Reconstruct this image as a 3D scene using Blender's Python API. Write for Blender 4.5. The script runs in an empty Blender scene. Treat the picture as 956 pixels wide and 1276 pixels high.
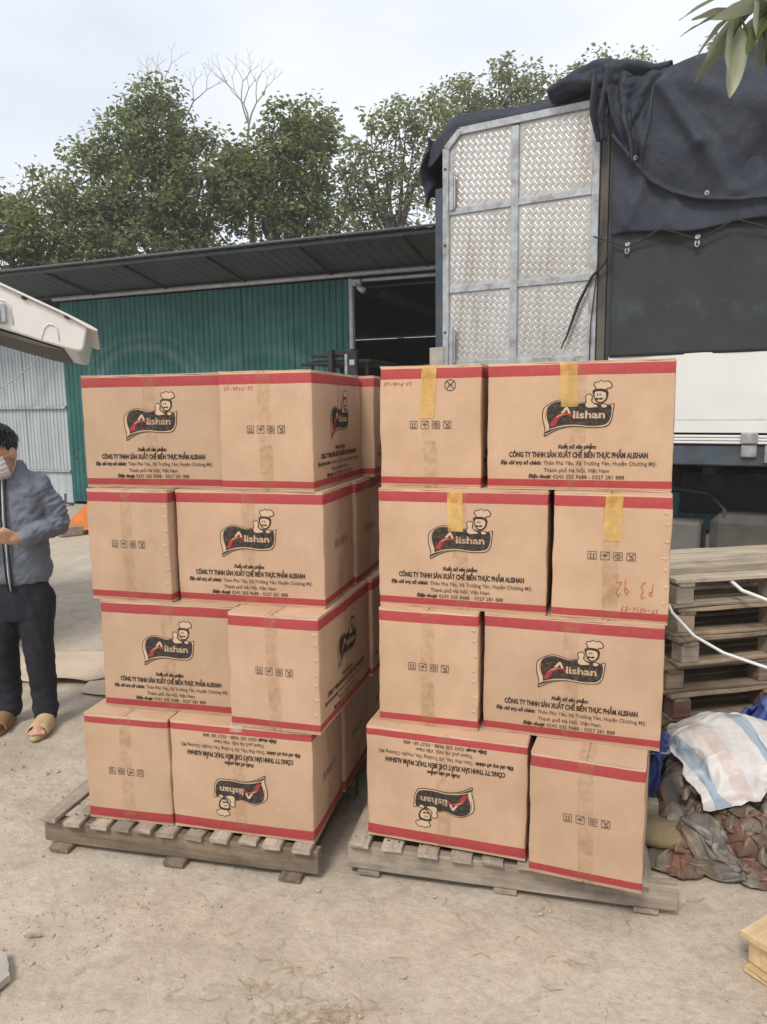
import bpy, bmesh, math, random
import numpy as np
from mathutils import Vector, Matrix, noise
R = math.radians
PI = math.pi
sc = bpy.context.scene
C = sc.collection

# ------------------------------------------------------------------ camera
cam_d = bpy.data.cameras.new('camera')
cam_d.sensor_fit = 'VERTICAL'
cam_d.sensor_height = 36.0
cam_d.lens = 36.0 * 927.6 / 1276.0
cam_d.clip_start = 0.05
cam_d.clip_end = 2000.0
cam = bpy.data.objects.new('camera', cam_d)
C.objects.link(cam)
cam.matrix_world = (Matrix.Translation((0, 0, 1.68)) @ Matrix.Rotation(R(90 - 7.965), 4, 'X')
                    @ Matrix.Rotation(R(-0.674), 4, 'Z'))
sc.camera = cam

# ------------------------------------------------------------------ sky: bright overcast
SUN_EL, SUN_AZ = 52.0, 205.0          # high, behind the camera and a little to its left
world = bpy.data.worlds.new('World')
sc.world = world
world.use_nodes = True
wn, wl = world.node_tree.nodes, world.node_tree.links
wn.clear()
w_out = wn.new('ShaderNodeOutputWorld')
w_bg = wn.new('ShaderNodeBackground')
w_bg.inputs['Strength'].default_value = 0.1
w_sky = wn.new('ShaderNodeTexSky')
w_sky.sky_type = 'NISHITA'
w_sky.sun_disc = False
w_sky.sun_elevation = R(SUN_EL)
w_sky.sun_rotation = R(SUN_AZ)
w_sky.dust_density = 3.0
w_tc = wn.new('ShaderNodeTexCoord')
w_map = wn.new('ShaderNodeMapping')
w_map.inputs['Scale'].default_value = (1.0, 1.0, 2.2)
w_noise = wn.new('ShaderNodeTexNoise')
w_noise.inputs['Scale'].default_value = 2.3
w_noise.inputs['Detail'].default_value = 5.0
w_noise.inputs['Roughness'].default_value = 0.5
w_ramp = wn.new('ShaderNodeValToRGB')
w_ramp.color_ramp.elements[0].position = 0.32
w_ramp.color_ramp.elements[0].color = (5.2, 5.6, 6.25, 1)
w_ramp.color_ramp.elements[1].position = 0.68
w_ramp.color_ramp.elements[1].color = (7.2, 7.35, 7.5, 1)
w_mix = wn.new('ShaderNodeMixRGB')
w_mix.inputs['Fac'].default_value = 0.86
wl.new(w_tc.outputs['Generated'], w_map.inputs['Vector'])
wl.new(w_map.outputs['Vector'], w_noise.inputs['Vector'])
wl.new(w_noise.outputs['Fac'], w_ramp.inputs['Fac'])
wl.new(w_sky.outputs['Color'], w_mix.inputs['Color1'])
wl.new(w_ramp.outputs['Color'], w_mix.inputs['Color2'])
wl.new(w_mix.outputs['Color'], w_bg.inputs['Color'])
wl.new(w_bg.outputs['Background'], w_out.inputs['Surface'])

sun_d = bpy.data.lights.new('sun', 'SUN')
sun_d.energy = 1.5
sun_d.angle = R(14)
sun_d.color = (1.0, 0.93, 0.84)
sun = bpy.data.objects.new('sun', sun_d)
C.objects.link(sun)
_az = R(SUN_AZ)
_sd = Vector((math.sin(_az) * math.cos(R(SUN_EL)), math.cos(_az) * math.cos(R(SUN_EL)), math.sin(R(SUN_EL))))
sun.rotation_euler = _sd.to_track_quat('Z', 'Y').to_euler()

sc.view_settings.view_transform = 'Standard'
sc.view_settings.look = 'None'
sc.view_settings.exposure = 0.68
sc.view_settings.gamma = 1.0
sc.view_settings.use_curve_mapping = False
sc.render.engine = 'CYCLES'
sc.cycles.use_denoising = True
sc.cycles.max_bounces = 6
sc.cycles.diffuse_bounces = 3
sc.cycles.glossy_bounces = 3
sc.cycles.transparent_max_bounces = 8
random.seed(7)

# ------------------------------------------------------------------ helpers
def link(o, parent=None):
    C.objects.link(o)
    if parent is not None:
        o.parent = parent
    return o

def tag(o, label=None, cat=None, group=None, kind=None):
    if label: o['label'] = label
    if cat: o['category'] = cat
    if group: o['group'] = group
    if kind: o['kind'] = kind
    return o

def thing(name, label, cat, loc=(0, 0, 0), rz=0.0, group=None):
    o = bpy.data.objects.new(name, None)
    o.empty_display_size = 0.1
    C.objects.link(o)
    o.location = loc
    o.rotation_euler = (0, 0, rz)
    return tag(o, label, cat, group)

class MB:
    """collects shapes into one mesh"""
    def __init__(self):
        self.v, self.f, self.m = [], [], []
    def add(self, vs, fs, mi=0, M=None):
        b = len(self.v)
        if M is not None:
            vs = [M @ Vector(p) for p in vs]
        self.v += [tuple(p) for p in vs]
        self.f += [tuple(b + i for i in f) for f in fs]
        self.m += [mi] * len(fs)
        return self
    def box(self, c, s, mi=0, M=None, bev=0.0):
        x, y, z = s[0] / 2, s[1] / 2, s[2] / 2
        if bev <= 0:
            vs = [(c[0] + a * x, c[1] + b * y, c[2] + d * z) for a in (-1, 1) for b in (-1, 1) for d in (-1, 1)]
            fs = [(0, 1, 3, 2), (4, 6, 7, 5), (0, 4, 5, 1), (2, 3, 7, 6), (0, 2, 6, 4), (1, 5, 7, 3)]
            return self.add(vs, fs, mi, M)
        bev = min(bev, x * .9, y * .9, z * .9)
        vs, idx = [], {}
        for a in (-1, 1):
            for b in (-1, 1):
                for d in (-1, 1):
                    for k in range(3):
                        e = [x - bev, y - bev, z - bev]
                        e[k] = (x, y, z)[k]
                        idx[(a, b, d, k)] = len(vs)
                        vs.append((c[0] + a * e[0], c[1] + b * e[1], c[2] + d * e[2]))
        fs = []
        S = (-1, 1)
        for a in S:
            q = [(a, b, d, 0) for b, d in ((-1, -1), (1, -1), (1, 1), (-1, 1))]
            fs.append([idx[t] for t in (q if a > 0 else q[::-1])])
        for b in S:
            q = [(a, b, d, 1) for a, d in ((-1, -1), (-1, 1), (1, 1), (1, -1))]
            fs.append([idx[t] for t in (q if b > 0 else q[::-1])])
        for d in S:
            q = [(a, b, d, 2) for a, b in ((-1, -1), (1, -1), (1, 1), (-1, 1))]
            fs.append([idx[t] for t in (q if d > 0 else q[::-1])])
        for b in S:
            for d in S:
                q = [(-1, b, d, 1), (1, b, d, 1), (1, b, d, 2), (-1, b, d, 2)]
                fs.append([idx[t] for t in (q if b * d < 0 else q[::-1])])
        for a in S:
            for d in S:
                q = [(a, -1, d, 0), (a, 1, d, 0), (a, 1, d, 2), (a, -1, d, 2)]
                fs.append([idx[t] for t in (q if a * d > 0 else q[::-1])])
        for a in S:
            for b in S:
                q = [(a, b, -1, 0), (a, b, 1, 0), (a, b, 1, 1), (a, b, -1, 1)]
                fs.append([idx[t] for t in (q if a * b < 0 else q[::-1])])
        for a in S:
            for b in S:
                for d in S:
                    q = [(a, b, d, 0), (a, b, d, 1), (a, b, d, 2)]
                    fs.append([idx[t] for t in (q if a * b * d > 0 else q[::-1])])
        return self.add(vs, fs, mi, M)
    def bar(self, p0, p1, w, h, mi=0, bev=0.0, up=(0, 0, 1)):
        """rectangular bar from p0 to p1"""
        p0, p1 = Vector(p0), Vector(p1)
        d = p1 - p0
        L = d.length
        x = d.normalized()
        u = Vector(up)
        if abs(x.dot(u)) > .98: u = Vector((0, 1, 0))
        y = u.cross(x).normalized()
        z = x.cross(y)
        M = Matrix((x, y, z)).transposed().to_4x4()
        M.translation = (p0 + p1) / 2
        return self.box((0, 0, 0), (L, w, h), mi, M, bev)
    def tube(self, pts, rad, n=8, mi=0, cap=True):
        pts = [Vector(p) for p in pts]
        k = len(pts)
        if not hasattr(rad, '__len__'): rad = [rad] * k
        vs, fs = [], []
        u = None
        for i, p in enumerate(pts):
            t = (pts[min(i + 1, k - 1)] - pts[max(i - 1, 0)])
            if t.length < 1e-9: t = Vector((0, 0, 1))
            t.normalize()
            if u is None:
                u = t.orthogonal().normalized()
            else:
                u = (u - t * u.dot(t))
                u = u.normalized() if u.length > 1e-6 else t.orthogonal().normalized()
            w = t.cross(u)
            for j in range(n):
                a = 2 * PI * j / n
                vs.append(p + (u * math.cos(a) + w * math.sin(a)) * rad[i])
        for i in range(k - 1):
            for j in range(n):
                a, b = i * n + j, i * n + (j + 1) % n
                fs.append((a, b, b + n, a + n))
        if cap:
            fs.append(tuple(range(n - 1, -1, -1)))
            fs.append(tuple((k - 1) * n + j for j in range(n)))
        return self.add(vs, fs, mi)
    def lathe(self, prof, n=24, mi=0, M=None):
        """profile of (r, z) turned about z"""
        vs, fs = [], []
        for r, z in prof:
            for j in range(n):
                a = 2 * PI * j / n
                vs.append((r * math.cos(a), r * math.sin(a), z))
        for i in range(len(prof) - 1):
            for j in range(n):
                a, b = i * n + j, i * n + (j + 1) % n
                fs.append((a, b, b + n, a + n))
        return self.add(vs, fs, mi, M)
    def prism(self, poly, z0, z1, mi=0, M=None):
        n = len(poly)
        vs = [(x, y, z0) for x, y in poly] + [(x, y, z1) for x, y in poly]
        fs = [tuple(range(n - 1, -1, -1)), tuple(range(n, 2 * n))]
        fs += [(i, (i + 1) % n, n + (i + 1) % n, n + i) for i in range(n)]
        return self.add(vs, fs, mi, M)
    def ball(self, c, r, nu=12, nv=8, mi=0, M=None):
        if not hasattr(r, '__len__'): r = (r, r, r)
        vs, fs = [], []
        for i in range(nv + 1):
            th = PI * i / nv
            for j in range(nu):
                a = 2 * PI * j / nu
                vs.append((c[0] + r[0] * math.sin(th) * math.cos(a), c[1] + r[1] * math.sin(th) * math.sin(a), c[2] + r[2] * math.cos(th)))
        for i in range(nv):
            for j in range(nu):
                a, b = i * nu + j, i * nu + (j + 1) % nu
                fs.append((a, a + nu, b + nu, b))
        return self.add(vs, fs, mi, M)
    def mesh(self, name, smooth=False):
        me = bpy.data.meshes.new(name)
        me.from_pydata(self.v, [], self.f)
        if any(self.m):
            me.polygons.foreach_set('material_index', self.m)
        if smooth:
            me.polygons.foreach_set('use_smooth', [True] * len(self.f))
        me.update()
        return me
    def build(self, name, mat=None, parent=None, smooth=False, loc=None, rot=None):
        return put(name, self.mesh(name, smooth), mat, parent, loc, rot)

def put(name, me, mat=None, parent=None, loc=None, rot=None):
    """one mesh object from mesh data"""
    if mat is not None and len(me.materials) == 0:
        for m in (mat if isinstance(mat, (list, tuple)) else [mat]):
            me.materials.append(m)
    o = bpy.data.objects.new(name, me)
    link(o, parent)
    if loc is not None: o.location = loc
    if rot is not None: o.rotation_euler = rot
    return o

def mesh_np(name, v, f, smooth=False, uv=None):
    """fast mesh from numpy arrays, faces all of one size"""
    v = np.asarray(v, np.float32); f = np.asarray(f, np.int32)
    me = bpy.data.meshes.new(name)
    k = f.shape[1]
    me.vertices.add(len(v)); me.vertices.foreach_set('co', v.ravel())
    me.loops.add(f.size); me.loops.foreach_set('vertex_index', f.ravel())
    me.polygons.add(len(f)); me.polygons.foreach_set('loop_start', np.arange(len(f), dtype=np.int32) * k)
    me.update(calc_edges=True)
    if smooth:
        me.polygons.foreach_set('use_smooth', np.ones(len(f), bool))
    if uv is not None:
        l = me.uv_layers.new(name='UVMap')
        l.data.foreach_set('uv', np.asarray(uv, np.float32)[f.ravel()].ravel())
    me.validate()
    return me

def grid_faces(nu, nv):
    i, j = np.meshgrid(np.arange(nu - 1), np.arange(nv - 1), indexing='ij')
    a = (i * nv + j).ravel()
    return np.stack([a, a + nv, a + nv + 1, a + 1], 1)

def fbm(p, s=1.0, o=3):
    return noise.fractal(Vector(p) * s, 1.0, 2.0, o)

# ------------------------------------------------------------------ materials
class NT:
    def __init__(self, name, rough=0.7, metal=0.0, spec=0.4):
        self.mat = bpy.data.materials.new(name)
        self.mat.use_nodes = True
        t = self.mat.node_tree
        self.n, self.l = t.nodes, t.links
        self.n.clear()
        self.out = self.n.new('ShaderNodeOutputMaterial')
        self.b = self.n.new('ShaderNodeBsdfPrincipled')
        self.b.inputs['Roughness'].default_value = rough
        self.b.inputs['Metallic'].default_value = metal
        self.b.inputs['Specular IOR Level'].default_value = spec
        self.l.new(self.b.outputs[0], self.out.inputs['Surface'])
    def add(self, t, **kw):
        n = self.n.new(t)
        for k, v in kw.items(): setattr(n, k, v)
        return n
    def lk(self, a, b): self.l.new(a, b)
    def coord(self, kind='Object', scale=(1, 1, 1), rot=(0, 0, 0), rand=True):
        tc = self.add('ShaderNodeTexCoord')
        mp = self.add('ShaderNodeMapping')
        mp.inputs['Scale'].default_value = scale
        mp.inputs['Rotation'].default_value = rot
        src = tc.outputs[kind]
        if rand:
            oi = self.add('ShaderNodeObjectInfo')
            m = self.math('MULTIPLY', oi.outputs['Random'], 37.0)
            va = self.add('ShaderNodeVectorMath', operation='ADD')
            self.lk(src, va.inputs[0]); self.lk(m, va.inputs[1])
            src = va.outputs[0]
        self.lk(src, mp.inputs['Vector'])
        return mp.outputs['Vector']
    def noise(self, vec, scale=5, detail=4, rough=.55, dist=0.0):
        n = self.add('ShaderNodeTexNoise')
        n.inputs['Scale'].default_value = scale
        n.inputs['Detail'].default_value = detail
        n.inputs['Roughness'].default_value = rough
        n.inputs['Distortion'].default_value = dist
        if vec is not None: self.lk(vec, n.inputs['Vector'])
        return n.outputs['Fac']
    def vor(self, vec, scale=5, feature='F1', out='Distance'):
        n = self.add('ShaderNodeTexVoronoi', feature=feature)
        n.inputs['Scale'].default_value = scale
        self.lk(vec, n.inputs['Vector'])
        return n.outputs[out]
    def math(self, op, a, b=None, c=None, clamp=False):
        n = self.add('ShaderNodeMath', operation=op, use_clamp=clamp)
        for i, x in enumerate((a, b, c)):
            if x is None: continue
            if isinstance(x, (int, float)): n.inputs[i].default_value = x
            else: self.lk(x, n.inputs[i])
        return n.outputs[0]
    def ramp(self, fac, stops, interp='LINEAR'):
        n = self.add('ShaderNodeValToRGB')
        r = n.color_ramp
        r.interpolation = interp
        while len(r.elements) < len(stops): r.elements.new(0.5)
        for e, (p, c) in zip(r.elements, stops):
            e.position = p
            e.color = (c, c, c, 1) if isinstance(c, (int, float)) else (c[0], c[1], c[2], 1)
        self.lk(fac, n.inputs['Fac'])
        return n.outputs['Color']
    def mix(self, fac, a, b, blend='MIX'):
        n = self.add('ShaderNodeMixRGB', blend_type=blend)
        for k, x in (('Fac', fac), ('Color1', a), ('Color2', b)):
            if isinstance(x, (int, float)):
                if k == 'Fac': n.inputs[k].default_value = x
                else: n.inputs[k].default_value = (x, x, x, 1)
            elif isinstance(x, tuple): n.inputs[k].default_value = (x[0], x[1], x[2], 1)
            else: self.lk(x, n.inputs[k])
        return n.outputs['Color']
    def sep(self, vec):
        n = self.add('ShaderNodeSeparateXYZ'); self.lk(vec, n.inputs[0]); return n.outputs
    def base(self, c):
        if isinstance(c, tuple): self.b.inputs['Base Color'].default_value = (c[0], c[1], c[2], 1)
        else: self.lk(c, self.b.inputs['Base Color'])
        return self
    def rough(self, c):
        self.lk(c, self.b.inputs['Roughness']); return self
    def bump(self, h, dist=.002, strength=1.0, prev=None):
        n = self.add('ShaderNodeBump')
        n.inputs['Distance'].default_value = dist
        n.inputs['Strength'].default_value = strength
        self.lk(h, n.inputs['Height'])
        if prev is not None: self.lk(prev, n.inputs['Normal'])
        self.lk(n.outputs[0], self.b.inputs['Normal'])
        return n.outputs[0]

def m_plain(name, col, rough=.6, metal=0.0, var=.25, scale=6.0, bump=0.0, dirt=None, spec=.4):
    t = NT(name, rough, metal, spec)
    v = t.coord()
    n = t.noise(v, scale, 5, .6)
    lo = tuple(x * (1 - var) for x in col); hi = tuple(min(1, x * (1 + var)) for x in col)
    c = t.ramp(n, [(.3, lo), (.7, hi)])
    if dirt:
        d = t.noise(v, scale * .45, 6, .7)
        c = t.mix(t.ramp(d, [(.48, 0.0), (.68, .75)]), c, dirt)
    t.base(c)
    if bump: t.bump(t.noise(v, scale * 6, 3), bump)
    return t.mat

def m_wood(name, lo, hi, axis_scale=(2.5, 34, 34), grime=(.06, .055, .05), grime_amt=.55, rough=.85):
    t = NT(name, rough, 0, .25)
    v = t.coord(scale=axis_scale)
    n = t.noise(v, 1.0, 6, .65, .6)
    c = t.ramp(n, [(.3, lo), (.68, hi)])
    oi = t.add('ShaderNodeObjectInfo')
    tone = t.math('MULTIPLY_ADD', oi.outputs['Random'], .5, .72)
    c = t.mix(1.0, c, tone, 'MULTIPLY')
    v2 = t.coord(scale=(1, 1, 1))
    g = t.noise(v2, 7, 6, .7)
    c = t.mix(t.ramp(g, [(.45, 0.0), (.72, grime_amt)]), c, grime)
    t.base(c)
    t.bump(n, .0025, .9)
    return t.mat

M = {}
# ground: trodden concrete and dust
t = NT('dusty_ground', .92, 0, .2)
v = t.coord(rand=False)
n1 = t.noise(v, .35, 5, .6); n2 = t.noise(v, 2.2, 7, .68); n3 = t.noise(v, 34, 4, .6); n4 = t.noise(v, 9, 8, .75, .4)
c = t.ramp(n2, [(.28, (.345, .288, .228)), (.5, (.45, .385, .312)), (.74, (.51, .445, .368))])
c = t.mix(t.ramp(n1, [(.38, 0.0), (.66, .5)]), c, (.52, .455, .378))
c = t.mix(t.ramp(n4, [(.50, 0.0), (.66, .75)]), c, (.325, .272, .215))
c = t.mix(t.ramp(n3, [(.35, .35), (.65, 0.0)]), c, (.30, .245, .19))
sp = t.vor(v, 55)
c = t.mix(t.ramp(sp, [(.06, .55), (.16, 0.0)]), c, (.52, .47, .41))
st1 = t.noise(v, .9, 5, .62, .8)
c = t.mix(t.ramp(st1, [(.56, 0.0), (.66, .42)]), c, (.27, .225, .178))
st2 = t.noise(t.coord(scale=(3.2, .45, 1), rot=(0, 0, .35), rand=False), 1.6, 5, .6)
c = t.mix(t.ramp(st2, [(.52, 0.0), (.68, .38)]), c, (.55, .485, .40))
t.base(c)
n5 = t.noise(v, 120, 3, .7)
c = t.mix(t.ramp(n5, [(.56, 0.0), (.68, .55)]), c, (.24, .20, .16))
grit = t.vor(v, 140)
c = t.mix(t.ramp(grit, [(.10, .5), (.2, 0.0)]), c, (.20, .165, .13))
s_ = t.sep(v)
for k_, (a_, b_, c0) in enumerate(((.28, .96, -1.62), (.28, .96, -1.30), (-.52, .85, -1.75))):     # faint wheel tracks
    d_ = t.math('ADD', t.math('MULTIPLY', s_['X'], a_), t.math('MULTIPLY_ADD', s_['Y'], b_, c0))
    e_ = t.math('ABSOLUTE', t.math('ADD', d_, t.math('MULTIPLY_ADD', n1, .12, -.06)))
    l_ = t.math('ADD', t.math('MULTIPLY', s_['X'], b_), t.math('MULTIPLY', s_['Y'], -a_))
    w_ = t.math('SINE', t.math('MULTIPLY_ADD', l_, 150, t.math('MULTIPLY', d_, 60)))
    f_ = t.math('MULTIPLY', t.ramp(e_, [(.05, .30), (.085, 0.0)]), t.math('MULTIPLY_ADD', w_, .35, .65))
    c = t.mix(t.math('MULTIPLY', f_, t.ramp(n2, [(.4, .1), (.62, 1.0)])), c, (.27, .225, .18))
c = t.mix(1.0, c, (1.10, 1.10, 1.09), 'MULTIPLY')
t.base(c)
hh = t.math('MULTIPLY_ADD', n4, 1.2, t.math('MULTIPLY', n3, .55))
b1 = t.bump(hh, .012, .8)
M['ground'] = t.mat

# corrugated cardboard with printed red bands (height of a carton 0.4175 m, read from the object's own z)
CH = 0.4175
def m_cardboard(name, band=True, mul=1.0):
    t = NT(name, .68, 0, .32)
    v = t.coord(rand=False)
    vr = t.coord()
    z = t.sep(v)['Z']
    blotch = t.noise(vr, 5.5, 6, .62)
    fib = t.noise(t.coord(scale=(220, 220, 5)), 1.0, 3, .5)
    c = t.ramp(blotch, [(.28, (.475 * mul, .310 * mul, .198 * mul)), (.72, (.585 * mul, .396 * mul, .267 * mul))])
    c = t.mix(t.math('MULTIPLY', fib, .16), c, (.33 * mul, .205 * mul, .118 * mul))
    scuff = t.noise(t.coord(scale=(1, 1, 1)), 16, 7, .78)
    c = t.mix(t.ramp(scuff, [(.58, 0.0), (.76, .45)]), c, (.60 * mul, .45 * mul, .31 * mul))
    smudge = t.noise(t.coord(scale=(1, 1, 1.6)), 3.1, 5, .7, .5)
    c = t.mix(t.ramp(smudge, [(.57, 0.0), (.75, .25)]), c, (.38 * mul, .25 * mul, .16 * mul))
    if band:
        wob = t.math('MULTIPLY_ADD', t.noise(vr, 9, 2), .003, -.0015)
        zz = t.math('ADD', z, wob)
        def between(a, b):
            lo = t.math('GREATER_THAN', zz, a); hi = t.math('LESS_THAN', zz, b)
            return t.math('MULTIPLY', lo, hi)
        m = t.math('ADD', between(.0105, .0345), between(.373, .4085))
        ink = t.ramp(t.noise(vr, 60, 5, .7), [(.2, (.335, .044, .046)), (.62, (.39, .060, .060)), (.8, (.43, .10, .088))])
        m = t.math('MULTIPLY', m, t.ramp(scuff, [(.68, 1.0), (.86, .55)]))
        c = t.mix(m, c, ink)
    oi = t.add('ShaderNodeObjectInfo')
    c = t.mix(1.0, c, oi.outputs['Color'], 'MULTIPLY')
    t.base(c)
    wav = t.noise(t.coord(scale=(3, 3, 2)), 1.0, 3)
    hb = t.math('MULTIPLY_ADD', wav, 1.0, t.math('MULTIPLY', fib, .05))
    t.bump(hb, .012, .45)
    return t.mat
M['card'] = m_cardboard('carton_cardboard')
M['card_plain'] = m_cardboard('plain_cardboard', False, 1.04)
M['sheet_card'] = m_plain('old_cardboard_sheet', (.60, .48, .36), .88, 0, .10, 5, .001, (.50, .41, .31))

def m_tape(name, col, opacity, rough):
    t = NT(name, rough, 0, .5)
    v = t.coord()
    n = t.noise(t.coord(scale=(30, 30, 4)), 1.0, 4, .6)
    t.base(t.ramp(n, [(.3, tuple(x * .82 for x in col)), (.7, tuple(min(1, x * 1.1) for x in col))]))
    t.bump(n, .0015, .5)
    tr = t.add('ShaderNodeBsdfTransparent')
    mx = t.add('ShaderNodeMixShader')
    t.lk(t.ramp(t.noise(v, 40, 4), [(.35, max(0, opacity - .18)), (.65, min(1, opacity + .1))]), mx.inputs[0])
    t.lk(tr.outputs[0], mx.inputs[1]); t.lk(t.b.outputs[0], mx.inputs[2])
    t.lk(mx.outputs[0], t.out.inputs['Surface'])
    return t.mat
M['tape'] = m_tape('brown_packing_tape', (.46, .30, .15), .13, .3)
M['ytape'] = m_tape('yellow_packing_tape', (.78, .50, .13), .55, .3)
M['clear'] = m_tape('clear_packing_tape', (.75, .70, .64), .35, .2)

def m_ink(name, col, worn=.25):
    t = NT(name, .7, 0, .2)
    v = t.coord()
    n = t.noise(v, 90, 4, .7)
    t.base(t.mix(t.ramp(n, [(.45, 0.0), (.75, worn)]), col, (.40, .27, .17)))
    return t.mat
M['ink'] = m_ink('black_print', (.032, .026, .024))
M['ink_soft'] = m_ink('thin_black_print', (.065, .05, .042), .4)
M['logo_red'] = m_ink('dark_red_print', (.34, .03, .04))
M['logo_tan'] = m_ink('bare_board_print', (.56, .40, .27), .1)
M['pen'] = m_ink('red_marker', (.42, .05, .045), .55)

M['old_wood'] = m_wood('weathered_pallet_wood', (.17, .125, .082), (.36, .275, .19))
M['grey_wood'] = m_wood('grey_pallet_wood', (.26, .215, .165), (.46, .39, .31))
M['dark_wood'] = m_wood('dark_weathered_beam', (.115, .088, .060), (.27, .21, .148))
M['new_wood'] = m_wood('fresh_pallet_wood', (.46, .32, .17), (.66, .49, .29), grime_amt=.2)
M['red_wood'] = m_wood('red_stained_wood', (.13, .06, .05), (.26, .13, .11))

# green and grey sheet steel
def m_sheet(name, col, pale, streak=.5, arcs=None):
    t = NT(name, .55, .0, .4)
    v = t.coord(rand=False)
    st = t.noise(t.coord(scale=(14, 14, .7), rand=False), 1.0, 5, .65)
    n = t.noise(v, 1.3, 6, .65)
    c = t.ramp(st, [(.3, tuple(x * .72 for x in col)), (.65, col), (.85, pale)])
    c = t.mix(t.ramp(n, [(.45, 0.0), (.75, streak)]), c, pale)
    if arcs:
        for (cx, cz, r0, w, amt) in arcs:
            s = t.sep(v)
            dx = t.math('SUBTRACT', s['X'], cx); dz = t.math('MULTIPLY', t.math('SUBTRACT', s['Z'], cz), 1.6)
            d = t.math('SQRT', t.math('ADD', t.math('MULTIPLY', dx, dx), t.math('MULTIPLY', dz, dz)))
            d = t.math('ADD', d, t.math('MULTIPLY_ADD', n, .3, -.15))
            e = t.math('ABSOLUTE', t.math('SUBTRACT', d, r0))
            up = t.math('GREATER_THAN', dz, .12)
            f = t.math('MULTIPLY', t.ramp(e, [(0.0, amt), (w, 0.0)]), up)
            c = t.mix(t.math('MULTIPLY', f, t.ramp(st, [(.35, .25), (.6, 1.0)])), c, (.40, .47, .45))
    t.base(c)
    return t.mat
M['green'] = m_sheet('green_painted_steel', (.016, .115, .110), (.085, .215, .208), .5,
                     [(1.75, 2.15, .95, .16, .22), (1.75, 2.15, 1.25, .12, .12), (4.1, 1.95, 1.05, .22, .13)])
M['grey_sheet'] = m_sheet('pale_grey_steel', (.42, .47, .50), (.52, .56, .58), .4)
M['roof'] = m_sheet('dark_roof_steel', (.075, .095, .10), (.11, .125, .125), .4)
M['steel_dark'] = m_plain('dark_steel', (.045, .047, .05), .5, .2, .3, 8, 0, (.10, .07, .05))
M['black'] = m_plain('black_iron', (.018, .018, .019), .6, 0, .3, 8, 0, (.06, .05, .04))
M['galv'] = m_plain('galvanised_steel', (.40, .42, .44), .45, .35, .22, 18, .0006, (.20, .18, .16))
M['rail'] = m_plain('pale_steel_rail', (.42, .44, .46), .5, .2, .2, 9)
M['white_paint'] = m_plain('white_paint', (.72, .715, .70), .4, 0, .04, 3.5, 0, (.70, .67, .63))
M['van_white'] = m_plain('cream_white_van_paint', (.74, .71, .67), .28, 0, .05, 4, 0, (.62, .56, .50), .5)
M['van_trim'] = m_plain('grey_van_trim', (.10, .095, .09), .7, 0, .2, 12)
M['rubber'] = m_plain('black_rubber', (.02, .02, .02), .75, 0, .3, 10, 0, (.09, .08, .065))
M['glass'] = m_plain('dark_glass', (.02, .025, .03), .08, 0, .1, 3, 0, None, .6)
M['blue_post'] = m_plain('dark_blue_paint', (.045, .065, .095), .5, .1, .25, 8, 0, (.11, .09, .07))
M['chassis'] = m_plain('blue_grey_chassis_paint', (.055, .075, .10), .55, 0, .3, 6, 0, (.11, .10, .085))
M['orange'] = m_plain('orange_paint', (.70, .22, .055), .45, 0, .15, 7, 0, (.45, .22, .10))
M['yellow'] = m_plain('yellow_paint', (.55, .36, .05), .5, 0, .2, 7, 0, (.2, .15, .08))
M['concrete'] = m_plain('grey_concrete', (.36, .33, .29), .9, 0, .2, 7, .002, (.24, .22, .195))
M['dark_board'] = m_plain('dark_dusty_plate', (.075, .068, .06), .8, 0, .3, 5, .001, (.14, .12, .10))
M['cord'] = m_plain('white_cord', (.72, .72, .74), .5, 0, .08, 30)
M['rope'] = m_plain('grey_rope', (.028, .027, .027), .8, 0, .3, 30)

# checker plate
t = NT('aluminium_checker_plate', .38, .55, .5)
v = t.coord()
n = t.noise(v, 2.4, 6, .65); st = t.noise(t.coord(scale=(9, 9, .8)), 1.0, 5, .65)
c = t.ramp(n, [(.3, (.42, .405, .38)), (.7, (.56, .545, .52))])
c = t.mix(t.ramp(st, [(.50, 0.0), (.74, .7)]), c, (.30, .25, .20))
t.base(c); M['plate'] = t.mat

# navy canvas tarpaulin
t = NT('navy_canvas', .78, 0, .25)
v = t.coord()
n = t.noise(v, 1.6, 6, .62); n2 = t.noise(v, 9, 6, .7)
c = t.ramp(n, [(.3, (.027, .032, .047)), (.7, (.046, .053, .070))])
c = t.mix(t.ramp(n2, [(.5, 0.0), (.8, .35)]), c, (.12, .12, .12))
t.base(c)
n3 = t.noise(t.coord(scale=(1.5, 1, 5), rot=(0, .5, 0)), 5, 5, .6, 1.2)
t.bump(t.math('MULTIPLY_ADD', n3, .22, t.math('MULTIPLY_ADD', n2, .6, n)), .03, .5)
M['tarp'] = t.mat
t = NT('grey_black_canvas', .75, 0, .25)
v = t.coord()
n = t.noise(v, 1.2, 6, .62); n2 = t.noise(v, 6, 6, .7)
c = t.ramp(n, [(.3, (.032, .034, .038)), (.7, (.046, .049, .053))])
sz = t.sep(t.coord(rand=False))['Z']
wv = t.math('MULTIPLY_ADD', n2, .10, t.math('SUBTRACT', sz, 2.42))
c = t.mix(t.math('MULTIPLY', t.ramp(t.math('ABSOLUTE', wv), [(.03, .6), (.075, 0.0)]), t.ramp(n2, [(.46, 0.0), (.66, 1.0)])), c, (.05, .105, .09))
c = t.mix(t.ramp(n2, [(.5, 0.0), (.8, .35)]), c, (.08, .078, .075))
t.base(c)
t.bump(n, .03, .3)
M['curtain'] = t.mat

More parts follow.
